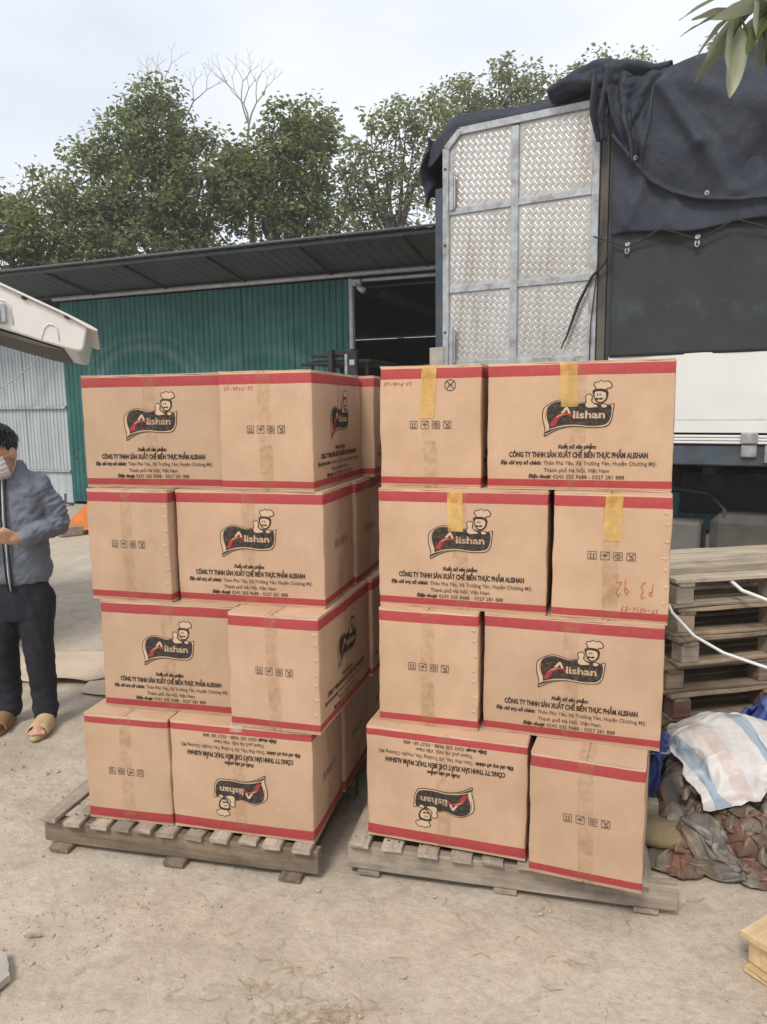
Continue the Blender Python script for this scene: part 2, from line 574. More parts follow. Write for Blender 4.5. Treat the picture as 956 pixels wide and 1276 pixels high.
# striped woven sheeting, stripes along U of the sheet
def m_stripes(name, cols, dirt, dirt_amt):
    t = NT(name, .42, 0, .45)
    tc = t.add('ShaderNodeTexCoord')
    u = t.sep(tc.outputs['UV'])['X']
    v = t.coord()
    n = t.noise(v, 5, 6, .7)
    fr = t.math('FRACT', t.math('MULTIPLY_ADD', n, .06, u))
    k = len(cols)
    c = t.ramp(fr, [(i / k, cols[i]) for i in range(k)], 'CONSTANT')
    d = t.noise(v, 3.2, 7, .72)
    c = t.mix(t.ramp(d, [(.36, 0.0), (.62, dirt_amt)]), c, dirt)
    weave = t.noise(t.coord(scale=(160, 160, 160)), 1.0, 2)
    t.base(c)
    t.bump(t.math('MULTIPLY_ADD', weave, .08, n), .01, .5)
    return t.mat
WHT, PNK, BLU = (.62, .615, .61), (.58, .50, .47), (.28, .38, .48)
M['stripes'] = m_stripes('striped_sheeting', [WHT, BLU, WHT, PNK, WHT, WHT, BLU, WHT, WHT, BLU, PNK, WHT], (.40, .34, .28), .55)
M['stripes_dirty'] = m_stripes('muddy_striped_sheeting', [(.26, .22, .175), (.27, .135, .10), (.20, .155, .115), (.19, .195, .205), (.30, .265, .225), (.24, .12, .09), (.17, .135, .10)], (.10, .072, .048), .85)
M['blue_sheet'] = m_plain('blue_plastic_sheet', (.055, .085, .28), .4, 0, .25, 6, .002)
M['mustard'] = m_plain('muddy_yellow_sacking', (.24, .18, .10), .85, 0, .25, 8, .004, (.17, .13, .085))

def m_leaf(name, lo, hi, trans=.5, rough=.5):
    t = NT(name, rough, 0, .35)
    g = t.add('ShaderNodeNewGeometry')
    c = t.ramp(g.outputs['Random Per Island'], [(0.0, lo), (.7, hi), (1.0, tuple(min(1, x * 1.35) for x in hi))])
    t.base(c)
    tr = t.add('ShaderNodeBsdfTranslucent')
    t.lk(c, tr.inputs['Color'])
    mx = t.add('ShaderNodeMixShader')
    mx.inputs[0].default_value = trans
    t.lk(t.b.outputs[0], mx.inputs[1]); t.lk(tr.outputs[0], mx.inputs[2])
    t.lk(mx.outputs[0], t.out.inputs['Surface'])
    return t.mat
M['leaf_a'] = m_leaf('mid_green_leaf', (.135, .165, .062), (.280, .300, .125))
M['leaf_b'] = m_leaf('deep_green_leaf', (.118, .155, .060), (.250, .282, .118))
M['leaf_c'] = m_leaf('pale_green_leaf', (.13, .155, .070), (.28, .30, .145))
def m_leaf2(name, top, under):
    t = NT(name, .4, 0, .4)
    g = t.add('ShaderNodeNewGeometry')
    n = t.noise(t.coord(scale=(4, 60, 4)), 1.0, 3)
    tp_ = t.ramp(n, [(.3, tuple(x * .75 for x in top)), (.7, top)])
    c = t.mix(g.outputs['Backfacing'], tp_, under)
    oi = t.add('ShaderNodeObjectInfo')
    c = t.mix(1.0, c, t.math('MULTIPLY_ADD', oi.outputs['Random'], .7, .6), 'MULTIPLY')
    t.base(c)
    tr = t.add('ShaderNodeBsdfTranslucent'); t.lk(c, tr.inputs['Color'])
    mx = t.add('ShaderNodeMixShader'); mx.inputs[0].default_value = .35
    t.lk(t.b.outputs[0], mx.inputs[1]); t.lk(tr.outputs[0], mx.inputs[2]); t.lk(mx.outputs[0], t.out.inputs['Surface'])
    return t.mat
M['leaf_near'] = m_leaf2('glossy_near_leaf', (.12, .17, .05), (.27, .29, .20))
M['leaf_near_plain'] = m_leaf('glossy_near_leaf', (.11, .14, .05), (.24, .27, .12), .4, .4)
M['bark'] = m_plain('grey_bark', (.13, .115, .095), .9, 0, .3, 9, .004)
M['twig'] = m_plain('bare_twig', (.24, .215, .195), .9, 0, .2, 9)
M['straw'] = m_plain('dry_straw', (.36, .28, .17), .8, 0, .25, 20)
M['stone'] = m_plain('pale_pebble', (.40, .35, .285), .85, 0, .25, 12)
M['skin'] = m_plain('skin', (.50, .29, .195), .5, 0, .1, 14)
M['hair'] = m_plain('black_hair', (.012, .010, .010), .45, 0, .3, 40)
M['mask'] = m_plain('white_cloth_mask', (.52, .505, .50), .8, 0, .06, 10)
t = NT('slate_blue_jacket', .75, 0, .25)
v = t.coord(rand=False)
n = t.noise(v, 7, 5, .6)
t.base(t.ramp(n, [(.3, (.135, .155, .195)), (.7, (.185, .208, .250))]))
t.bump(t.noise(v, 22, 3, .6), .006, .4)
M['jacket'] = t.mat
M['trouser'] = m_plain('dark_navy_trousers', (.013, .014, .021), .85, 0, .3, 9, .002)
M['zip'] = m_plain('pale_zip', (.62, .63, .64), .5, .2, .1, 30)
M['slipper'] = m_plain('tan_rubber_slipper', (.53, .39, .21), .6, 0, .12, 10, .001)
M['brown_shoe'] = m_plain('brown_slipper', (.24, .14, .07), .6, 0, .15, 10, .001)

# ================================================================== SETTING
# ------------------------------------------------------------------ ground sheet
def axis(lo, hi, fine_lo, fine_hi, step):
    a = list(np.arange(fine_lo, fine_hi + 1e-6, step))
    d, x = step * 1.6, fine_lo
    left = []
    while x > lo:
        x -= d; d *= 1.5; left.append(max(x, lo))
    d, x = step * 1.6, fine_hi
    right = []
    while x < hi:
        x += d; d *= 1.5; right.append(min(x, hi))
    return np.array(left[::-1] + a + right)
gx, gy = axis(-120, 120, -3.2, 2.6, .05), axis(-50, 160, 1.4, 6.0, .05)
gv = np.zeros((len(gx), len(gy), 3))
gv[..., 0] = gx[:, None]; gv[..., 1] = gy[None, :]
for i, x in enumerate(gx):
    if not -3.3 < x < 2.7: continue
    for j, y in enumerate(gy):
        if 1.3 < y < 6.1:
            gv[i, j, 2] = .006 * fbm((x, y, 0), 1.7, 4) + .0035 * fbm((x, y, 5), 9, 3) - .006
g = put('ground', mesh_np('ground', gv.reshape(-1, 3), grid_faces(len(gx), len(gy)), True), M['ground'])
tag(g, 'dusty trodden yard of pale concrete and dirt under the pallets', None, None, 'structure')

# ------------------------------------------------------------------ shed
SH = thing('shed', 'green corrugated steel shed with dark overhanging roof and open doorway', 'shed', (-5.68, 13.55, 0), R(-22))
# shed's own axes: x along the front, y into the building.
def corr_sheet(w, h, pitch=.1, depth=.016):
    pts, x = [], 0.0
    n = int(round(w / pitch)); pitch = w / n
    for i in range(n):
        for a, d in ((0, 0), (.34, 0), (.48, 1), (.86, 1)):
            pts.append(((i + a) * pitch, -d * depth))
    pts.append((w, 0))
    mb = MB()
    k = len(pts)
    vs = [(px, py, 0) for px, py in pts] + [(px, py, h) for px, py in pts]
    mb.add(vs, [(i, i + 1, k + i + 1, k + i) for i in range(k - 1)])
    return mb
WALL_H = 3.62
sw = 5.62 / 6
for i in range(6):                                     # the green front
    me = MB()
    src = corr_sheet(sw - .006, WALL_H - .10)
    me.add([(x + i * sw, y - .004 * (i % 2), z + .06) for x, y, z in src.v], src.f)
    me.build('wall_sheet', M['green'], SH)
gm = corr_sheet(.994, 1.69, .083, .018).mesh('wall_sheet'); gm.materials.append(M['grey_sheet'])
gm2 = corr_sheet(.994, 1.12, .083, .018).mesh('wall_sheet'); gm2.materials.append(M['grey_sheet'])
for i in range(7):                                     # pale grey sheets left of it, in two courses
    put('wall_sheet', gm, None, SH, (-.99 - i * 1.0, 0.01, 1.78))
    put('wall_sheet', gm2, None, SH, (-.99 - i * 1.0, 0.01, .62))
    MB().box((0, 0, 0), (.99, .05, .56), 0, None, .01).build('plinth_panel', M['grey_sheet'], SH, False, (-.49 - i * 1.0, .03, .30))
MB().box((-3.5, -.03, 1.755), (7.0, .05, .05), 0, None, .006).build('wall_rail', M['galv'], SH)
MB().box((-3.5, -.02, .60), (7.0, .04, .035), 0, None, .006).build('wall_rail', M['galv'], SH)
MB().box((5.66, -.02, 1.80), (.07, .09, 3.56), 0, None, .008).build('door_post', M['rail'], SH)
MB().box((5.60, -.06, 1.80), (.06, .05, 3.50), 0, None, .006).build('door_edge', M['green'], SH)
MB().tube([(-.05, -.10, 3.63), (11.8, -.10, 3.63)], .035, 8).build('door_track', M['rail'], SH, True)
MB().tube([(5.9, -.16, 3.52), (11.8, -.16, 3.52)], .025, 8).build('door_track', M['rail'], SH, True)
MB().tube([(5.9, .02, 3.45), (11.8, .02, 3.45)], .018, 8).build('door_track', M['steel_dark'], SH, True)
src = corr_sheet(3.0, WALL_H - .10)
mb = MB(); mb.add([(x + 9.2, y, z + .06) for x, y, z in src.v], src.f); mb.build('wall_sheet', M['green'], SH)
# remaining walls
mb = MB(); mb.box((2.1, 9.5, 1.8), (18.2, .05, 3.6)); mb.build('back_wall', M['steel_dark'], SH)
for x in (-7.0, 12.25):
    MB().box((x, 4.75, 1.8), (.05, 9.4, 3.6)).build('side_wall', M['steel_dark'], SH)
# main roof (gable hidden behind the eave) and eave
for y0, z0, y1, z1 in ((-.02, 3.70, 4.7, 4.25), (4.7, 4.25, 9.6, 3.62)):
    mb = MB()
    mb.add([(-7.2, y0, z0), (12.4, y0, z0), (12.4, y1, z1), (-7.2, y1, z1), (-7.2, y0, z0 + .03), (12.4, y0, z0 + .03), (12.4, y1, z1 + .03), (-7.2, y1, z1 + .03)],
           [(3, 2, 1, 0), (4, 5, 6, 7), (0, 1, 5, 4), (2, 3, 7, 6), (1, 2, 6, 5), (3, 0, 4, 7)])
    mb.build('roof_slope', M['roof'], SH)
esc = corr_sheet(1.02, 1.23, .17, .012)
em = MB(); em.add([(x, -z, y) for x, y, z in esc.v], [f[::-1] for f in esc.f])
em = em.mesh('eave_sheet'); em.materials.append(M['roof'])
tilt = math.atan2(.225, 1.2)
for i in range(19):
    put('eave_sheet', em, None, SH, (-7.0 + i * 1.0, .0, 3.695 + .004 * (i % 2)), (-tilt, 0, 0))
rm = MB().bar((0, -.02, -.035), (0, -1.2, .19), .03, .045, 0, .004).mesh('eave_rafter'); rm.materials.append(M['steel_dark'])
for i in range(13):
    put('eave_rafter', rm, None, SH, (-6.6 + i * 1.5, 0, 3.67))
for y, z in ((-.06, 3.66), (-1.17, 3.865)):
    MB().box((2.6, y, z), (19.4, .05, .05), 0, None, .006).build('eave_purlin', M['steel_dark'], SH)
MB().tube([(-7, -1.235, 3.925), (12.4, -1.235, 3.925)], .018, 6).build('eave_edge', M['roof'], SH, True)
# frame seen through the doorway
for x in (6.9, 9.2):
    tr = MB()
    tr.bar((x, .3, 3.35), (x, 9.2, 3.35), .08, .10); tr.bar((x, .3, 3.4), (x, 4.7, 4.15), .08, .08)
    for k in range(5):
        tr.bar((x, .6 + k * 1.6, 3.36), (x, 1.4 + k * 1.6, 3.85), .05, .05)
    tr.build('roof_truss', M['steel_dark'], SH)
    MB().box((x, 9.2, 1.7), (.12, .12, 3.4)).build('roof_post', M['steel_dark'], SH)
MB().bar((5.8, .6, 3.45), (8.2, 5.6, 2.45), .12, .12).build('door_brace', M['steel_dark'], SH)
MB().tube([(5.5, 5.0, 2.95), (9.5, 5.0, 3.05)], .025, 6).build('cable_pipe', M['rail'], SH)
lt = MB(); lt.tube([(8.15, 4.2, 3.35), (8.15, 4.2, 2.95)], .008, 6); lt.lathe([(.03, .12), (.05, .1), (.08, 0), (.05, -.05), (0, -.06)], 14, 0, Matrix.Translation((8.15, 4.2, 2.85)))
lt.build('hanging_lamp', M['galv'], SH, True)
# flood lamp over the door post
fl = thing('flood_lamp', 'small pale flood lamp bracketed above the green door post', 'lamp', (-.37, 11.24, 3.40), R(-22))
MB().box((0, .02, .10), (.16, .06, .10), 0, None, .015).build('lamp_base', M['galv'], fl)
hb = MB(); hb.lathe([(.02, 0), (.045, .02), (.05, .12), (.035, .14), (0, .14)], 14, 0, Matrix.Translation((.06, -.06, .03)) @ Matrix.Rotation(R(125), 4, 'Y'))
hb.build('lamp_head', M['galv'], fl, True)
MB().tube([(0, 0, .08), (.05, -.05, .03)], .015, 6).build('lamp_arm', M['galv'], fl)
# door pull-ring and drain pipe at the foot of the green wall
pr = thing('pipe_hook', 'bent dark steel hook hanging on the green wall by the pallet jack', 'hook', (-5.42, 13.30, 0), R(-22))
MB().tube([(.02, 0, 1.02), (-.07, -.02, 1.01), (-.10, -.03, .93), (-.07, -.03, .86), (0, -.02, .85)], .012, 6).build('ring', M['steel_dark'], pr, True)
MB().tube([(-.28, -.1, .22), (-.27, -.12, .05), (-.05, -.16, .04)], .02, 6).build('foot_bar', M['steel_dark'], pr, True)
tag(MB().tube([(-7.05, 13.55, 2.0), (-6.6, 13.52, 2.24), (-6.2, 13.46, 2.52), (-6.0, 13.40, 2.72), (-5.85, 13.36, 2.75)], .012, 6).build('wall_cord', M['rail'], None, True),
    'thin pale cord slung slantwise across the grey wall sheets', 'cord')

# ------------------------------------------------------------------ trees behind the shed
rng = np.random.default_rng(11)
def leaf_quads(cent, size, out, droop=.25, fold=.22):
    """one folded oval leaf per centre, pointing outwards from its twig"""
    n = len(cent)
    d = out / (np.linalg.norm(out, axis=1)[:, None] + 1e-9) + rng.normal(size=(n, 3)) * .55
    d[:, 2] = d[:, 2] * .6 - droop
    d /= np.linalg.norm(d, axis=1)[:, None] + 1e-9
    up = np.array([0, 0, 1.0]) + rng.normal(size=(n, 3)) * .45
    w = np.cross(d, up); w /= np.linalg.norm(w, axis=1)[:, None] + 1e-9
    nn = np.cross(w, d)
    L = (size * rng.uniform(.6, 1.25, n))[:, None]; Wd = L * rng.uniform(.42, .60, n)[:, None]
    b = cent - d * L * .5; tip = cent + d * L * .5 - np.array([0, 0, 1]) * L * .10
    m1, m2 = cent - d * L * .18, cent + d * L * .2
    l1 = m1 + w * Wd * .48 + nn * Wd * fold; r1 = m1 - w * Wd * .48 + nn * Wd * fold
    l2 = m2 + w * Wd * .40 + nn * Wd * fold * .7; r2 = m2 - w * Wd * .40 + nn * Wd * fold * .7
    v = np.stack([b, l1, l2, tip, r2, r1], 1).reshape(-1, 3)
    k = np.arange(n) * 6
    f = np.concatenate([np.stack([k, k + 1, k + 2, k + 3], 1), np.stack([k, k + 3, k + 4, k + 5], 1)])
    return v, f

def make_tree(label, base, ells, leaf, nclus, per, lsize, csize, trunk_r=.16, group=None, seed=0, shell=.55, lim=None):
    """ells: crown lobes (x, y, z, rx, ry, rz) in world metres"""
    global rng
    rng = np.random.default_rng(seed)
    T = thing('tree', label, 'tree', base, 0, group)
    bx, by, _ = base
    ells = np.array(ells, float)
    vol = ells[:, 3] * ells[:, 4] * ells[:, 5]
    pick = rng.choice(len(ells), nclus, p=vol / vol.sum())
    u = rng.normal(size=(nclus, 3)); u /= np.linalg.norm(u, axis=1)[:, None]
    rad = (shell + (1 - shell) * rng.random(nclus)) * rng.uniform(.86, 1.08, nclus)
    rad = np.where(rng.random(nclus) < .3, rng.random(nclus) ** .5, rad)[:, None]
    cl = ells[pick, :3] + u * rad * ells[pick, 3:]
    # limbs: trunk to each lobe, then boughs to clusters
    tk = MB()
    top = ells[:, :3].mean(0)
    fork = np.array([bx + (top[0] - bx) * .5, by, max(2.2, ells[:, 2].min() - ells[:, 5].max() * .7)])
    tk.tube([(0, 0, -.1), ((fork[0] - bx) * .4 + .08, .05, fork[2] * .5), (fork[0] - bx, fork[1] - by, fork[2])], [trunk_r, trunk_r * .85, trunk_r * .7], 9)
    nodes = []
    for e in ells:
        a = fork
        for q in range(3):
            tgt = e[:3] + rng.normal(size=3) * e[3:] * .35
            tgt[2] = e[2] + e[5] * (.1 + .25 * q)
            mid = (a + tgt) / 2 + rng.normal(size=3) * .25
            P = [a + (mid - a) * s * 2 if s < .5 else mid + (tgt - mid) * (s * 2 - 1) for s in np.linspace(0, 1, 7)]
            r = np.linspace(trunk_r * .5, trunk_r * .1, 7)
            tk.tube([(p[0] - bx, p[1] - by, p[2]) for p in P], list(r), 6)
            nodes += P[2:]
    nodes = np.array(nodes)
    for c in cl:
        j = np.argmin(((nodes - c) ** 2).sum(1)); a = nodes[j]
        m = (a + c) / 2 + rng.normal(size=3) * .12
        tk.tube([(p[0] - bx, p[1] - by, p[2]) for p in (a, m, c)], [.022, .015, .006], 4, cap=False)
    tk.build('trunk', M['bark'], T)
    cent = np.repeat(cl, per, 0)
    off = np.clip(rng.normal(size=cent.shape), -1.7, 1.7) * csize * rng.uniform(.6, 1.3, (nclus, 1)).repeat(per, 0)
    off[:, 2] *= .7
    cent = cent + off
    v, f = leaf_quads(cent, lsize, off + np.array([0, 0, .02]))
    v = v - np.array([bx, by, 0])
    put('crown', mesh_np('crown', v, f), leaf, T)
    return T

GT = 'leafy trees standing behind the shed'
make_tree('broad leafy tree at the left edge, lower than its neighbours', (-10.2, 21.5, 0),
          [(-10.77, 21.50, 6.39, 1.74, 1.50, 1.62), (-9.20, 21.50, 6.59, 1.51, 1.50, 1.58), (-8.10, 21.80, 6.43, 1.06, 1.50, 1.41)], M['leaf_a'], 303, 34, .165, .21, .16, GT, 1)
make_tree('tallest dark green tree, its pointed top left of centre behind the shed', (-6.3, 22.5, 0),
          [(-6.50, 22.50, 8.66, 1.60, 1.50, 1.82), (-7.81, 22.50, 8.02, 1.33, 1.50, 1.60), (-5.26, 22.50, 8.10, 1.33, 1.50, 1.84), (-6.25, 22.50, 9.95, 1.02, 1.50, 0.97), (-4.07, 22.30, 8.14, 0.96, 1.50, 1.20), (-6.30, 22.20, 6.49, 2.27, 1.50, 1.44)], M['leaf_b'], 516, 36, .165, .21, .2, GT, 2)
make_tree('rounded green tree behind the shed, right of the tallest one', (-2.7, 22.0, 0),
          [(-2.43, 22.00, 8.31, 1.33, 1.50, 1.66), (-3.35, 22.00, 7.61, 1.19, 1.50, 1.57), (-1.89, 22.00, 9.15, 0.81, 1.50, 0.85), (-2.74, 22.00, 9.31, 0.62, 1.50, 0.71), (-2.02, 22.00, 6.73, 1.30, 1.50, 1.07)], M['leaf_b'], 295, 34, .165, .21, .17, GT, 3)
make_tree('thin pale tree with sky showing through, left of the truck', (.6, 24.0, 0),
          [(-0.19, 24.00, 9.05, 1.19, 1.50, 1.68), (0.79, 24.00, 10.08, 1.09, 1.50, 1.09), (0.41, 24.00, 7.75, 1.60, 1.50, 1.42), (-0.83, 24.00, 7.77, 0.78, 1.50, 1.55), (1.77, 24.00, 9.37, 1.03, 1.50, 1.81)], M['leaf_c'], 229, 25, .165, .21, .14, GT, 4)
make_tree('pale feathery tree rising behind the left end of the tarpaulin', (3.4, 26.0, 0),
          [(3.10, 26.00, 11.30, 1.46, 1.50, 1.18), (4.41, 26.00, 11.97, 1.18, 1.50, 0.90), (3.37, 26.00, 10.25, 1.68, 1.50, 1.68), (4.81, 26.00, 11.47, 1.26, 1.50, 1.12)], M['leaf_c'], 220, 23, .165, .21, .14, GT, 5)
make_tree('pale treetop just showing above the middle of the tarpaulin', (8.2, 27.0, 0),
          [(7.57, 27.00, 12.64, 1.31, 1.50, 0.76), (8.93, 27.00, 12.70, 1.16, 1.50, 0.70), (6.49, 27.00, 12.40, 0.87, 1.50, 0.76), (8.15, 27.00, 11.56, 2.04, 1.50, 1.46)], M['leaf_c'], 174, 20, .165, .21, .14, GT, 6)
make_tree('small far treetop at the right, above the tarpaulin beside the near leaves', (12.0, 27.0, 0),
          [(11.48, 27.00, 13.18, 1.16, 1.50, 0.64), (12.45, 27.00, 12.79, 1.46, 1.50, 1.16)], M['leaf_c'], 100, 20, .165, .21, .14, GT, 7)

def bare_tree(label, base, top, spread, seed):
    rnd = random.Random(seed)
    T = thing('bare_tree', label, 'tree', base, 0, 'bare twigs rising above the leafy trees')
    mb = MB(); tw = MB()
    def grow(p, d, L, r, lev):
        q = p + d * L
        m = (p + q) / 2 + Vector((rnd.uniform(-1, 1), rnd.uniform(-1, 1), 0)) * L * .07
        (mb if lev < 2 else tw).tube([p, m, q], [r, r * .85, r * .65], 5 if lev < 2 else 4)
        if lev >= 5: return
        for k in range(2 if lev else 3):
            a = rnd.uniform(.25, .75) * (1 if k % 2 else -1)
            e = Vector((d.x + a * spread, d.y + rnd.uniform(-.4, .4), d.z + rnd.uniform(-.1, .25))).normalized()
            grow(q, e, L * rnd.uniform(.58, .82), r * .62, lev + 1)
    mb.tube([(0, 0, -.1), (.1, 0, top * .35), (0, 0, top * .72)], [.14, .12, .08], 8)
    grow(Vector((0, 0, top * .72)), Vector((0.05, 0, 1)).normalized(), top * .085, .05, 0)
    mb.build('trunk', M['twig'], T); tag(tw.build('twigs', M['twig'], T), kind='stuff')
bare_tree('leafless tree whose grey twigs stand above the tallest leafy tree', (-6.1, 24.2, 0), 12.9, 1.05, 5)
bare_tree('leafless tree with forked twigs between the two dark crowns', (-4.0, 24.0, 0), 12.7, .85, 8)
bare_tree('small leafless tree at the far left shoulder of the tallest tree', (-7.9, 24.4, 0), 9.6, .8, 12)

# ------------------------------------------------------------------ truck (own axes: x along its side, -y towards the yard)
M['grey_box'] = m_plain('grey_painted_box', (.14, .135, .125), .8, 0, .2, 6, 0, (.12, .11, .095))
TR = thing('truck', 'tall cargo truck with checker plate door and white drop side, parked behind the pallets', 'truck', (.526, 6.432, 0), R(-29.7))
DW = 1.275                                             # width of the checker plate door
def tbox(name, c, s, m, par=TR, bev=.004):
    return MB().box(c, s, 0, None, bev).build(name, M[m], par)
door = MB()
door.box((.028, 0, 2.59), (.056, .05, 2.34), 0, None, .004)              # stiles
door.box((DW - .028, 0, 2.645), (.056, .05, 2.45), 0, None, .004)
door.box((.62, -.002, 2.64), (.06, .044, 2.38), 0, None, .004)
for z in (1.445, 2.035, 2.642, 3.262):
    door.box((DW / 2, .003, z), (DW - .115, .04, .052), 0, None, .004)
door.bar((.15, 0, 3.872), (DW - .004, 0, 3.872), .05, .056, 0, .004)
door.bar((.03, 0, 3.758), (.155, 0, 3.875), .05, .052, 0, .004)
DO = door.build('side_door', M['galv'], TR)
pat = None
def checker(x0, x1, z0, z1, cut=None):
    mb = MB()
    if cut:
        mb.add([(x0, 0, z0), (x1, 0, z0), (x1, 0, z1), (x0 + cut, 0, z1), (x0, 0, z1 - cut)], [(0, 1, 2, 3, 4)])
    else:
        mb.add([(x0, 0, z0), (x1, 0, z0), (x1, 0, z1), (x0, 0, z1)], [(0, 1, 2, 3)])
    p = .037
    a = R(38)
    i0 = int(-2 / p)
    for i in range(-70, 70):
        for j in range(-70, 70):
            gxx, gzz = i * p, j * p
            x = .6 + gxx * math.cos(a) - gzz * math.sin(a); z = 2.6 + gxx * math.sin(a) + gzz * math.cos(a)
            if not (x0 + .02 < x < x1 - .02 and z0 + .02 < z < z1 - .02): continue
            if cut and (x - x0) + (z1 - z) < cut + .03: continue
            b = a + (PI / 2 if (i + j) % 2 else 0)
            dx, dz = math.cos(b), math.sin(b)
            l, w = .0272, .0050
            vs = []
            for s, ww in ((-1, .15), (-.5, .9), (.5, .9), (1, .15)):
                vs += [(x + dx * l * s - dz * w * ww, -.001, z + dz * l * s + dx * w * ww), (x + dx * l * s, -.0028, z + dz * l * s), (x + dx * l * s + dz * w * ww, -.001, z + dz * l * s - dx * w * ww)]
            fs = []
            for k in range(3):
                q = k * 3
                fs += [(q, q + 3, q + 4, q + 1), (q + 1, q + 4, q + 5, q + 2)]
            mb.add(vs, fs)
    return mb
rows = [(1.471, 2.009), (2.061, 2.616), (2.668, 3.236), (3.288, 3.844)]
for r_, (z0, z1) in enumerate(rows):
    for c_, (x0, x1) in enumerate(((.056, .59), (.65, DW - .056))):
        checker(x0, x1, z0, z1, .10 if (r_ == 3 and c_ == 0) else None).build('checker_panel', M['plate'], TR)
for z in (3.42, 2.18, 1.62):
    h = MB(); h.box((.085, -.034, z), (.035, .012, .30), 0, None, .003); h.box((.115, -.036, z), (.014, .016, .27), 0, None, .003)
    h.build('hinge', M['galv'], TR)
tbox('corner_post', (-.045, .05, 2.42), (.075, .08, 2.1), 'blue_post')
tbox('post_foot', (-.05, .03, 2.10), (.13, .14, .16), 'concrete')
tbox('rear_post', (1.312, .02, 2.59), (.06, .06, 2.36), 'dark_board')
tbox('rear_post', (1.365, .03, 2.55), (.04, .06, 2.3), 'steel_dark')
for z in (1.6, 2.3, 3.0, 3.6): MB().lathe([(0, .004), (.011, .003), (.013, 0)], 10, 0, Matrix.Translation((.025, -.026, z)) @ Matrix.Rotation(PI / 2, 4, 'X')).build('rivet', M['steel_dark'], TR)
# white drop side: ribbed boards
for i, (z0, z1, y) in enumerate(((1.475, 1.565, -.026), (1.565, 2.045, -.028))):
    tbox('drop_side_board', (3.3, y + .02, (z0 + z1) / 2), (3.84, .04, z1 - z0 - .0015), 'white_paint', TR, .003)
for i in range(3): tbox('sill_rib', (3.3, -.022, 1.407 + i * .022), (3.84, .045, .018), 'white_paint', TR, .004)
tbox('drop_side_board', (5.9, .0, 1.76), (1.3, .04, .56), 'white_paint', TR, .006)
tbox('chassis_beam', (2.6, .02, 1.315), (5.3, .09, .15), 'chassis', TR, .01)
tbox('chassis_beam', (2.6, 1.9, 1.30), (5.3, .09, .16), 'chassis', TR, .01)
tbox('load_floor', (2.6, 1.1, 1.405), (5.3, 2.15, .03), 'old_wood')
tbox('far_side', (2.6, 2.2, 2.5), (5.3, .04, 2.3), 'blue_post')
for x in (-.02, 5.24): tbox('end_wall', (x, 1.12, 2.5), (.04, 2.1, 2.3), 'blue_post')
for i in range(6): tbox('cross_member', (.3 + i * .9, 1.0, 1.22), (.08, 1.8, .11), 'black')
for y in (.62, 1.38): tbox('frame_rail', (3.2, y, 1.07), (7.6, .08, .20), 'black')
lt_ = MB(); lt_.box((2.37, -.05, 1.44), (.11, .03, .08), 0, None, .008); lt_.box((2.37, -.035, 1.35), (.10, .03, .09), 0, None, .008)
lt_.build('side_latch', M['galv'], TR)
tbox('side_latch', (2.52, -.045, 1.33), (.10, .03, .12), 'galv')
MB().tube([(1.4, .06, 1.12), (2.1, .30, 1.0), (2.22, .15, .9), (2.22, .10, .72)], .012, 6).build('tank_strap', M['steel_dark'], TR)
tk = MB(); tk.box((2.75, .30, .65), (1.25, .42, .44), 0, None, .06); tk.build('fuel_tank', M['dark_board'], TR)
tbox('tool_box', (1.72, .36, .62), (.68, .40, .34), 'grey_box', TR, .02)
tbox('mud_flap', (2.9, .55, .98), (2.1, .02, .34), 'black')
def wheel(par, c, r=.46, w=.26):
    o = bpy.data.objects.new('wheel', None); link(o, par); o.location = c; o.rotation_euler = (PI / 2, 0, 0)
    h = w / 2
    MB().lathe([(r * .58, -h), (r * .9, -h), (r * .98, -h * .8), (r, -h * .3), (r, h * .3), (r * .98, h * .8), (r * .9, h), (r * .58, h), (r * .58, -h)], 30).build('tyre', M['rubber'], o, True)
    MB().lathe([(.0, -h * .2), (r * .2, -h * .2), (r * .25, -h * .5), (r * .5, -h * .5), (r * .58, -h), (r * .58, h), (r * .5, h * .5), (r * .2, h * .4), (0, h * .4)], 24).build('rim', M['galv'], o, True)
    return o
for x in (.95,):
    for y in (.15, .46, 1.55, 1.86): wheel(TR, (x, y, .47))
for y in (.28, 1.72): wheel(TR, (6.15, y, .47))
# cab, out of the picture to the right
cb = MB(); cb.prism([(5.45, .95), (5.45, 2.55), (5.65, 2.68), (6.75, 2.62), (7.05, 1.75), (7.12, .75), (6.75, .7), (6.6, 1.0), (5.7, 1.0)], 0, 1.98, 0, Matrix.Translation((0, .05, 0)) @ Matrix(((1, 0, 0, 0), (0, 0, 1, 0), (0, 1, 0, 0), (0, 0, 0, 1))))
cb.build('cab', M['white_paint'], TR)
cw = MB(); cw.add([(5.75, .04, 1.8), (6.85, .04, 1.8), (6.6, .04, 2.45), (5.75, .04, 2.45)], [(0, 1, 2, 3)]); cw.build('cab_window', M['glass'], TR)

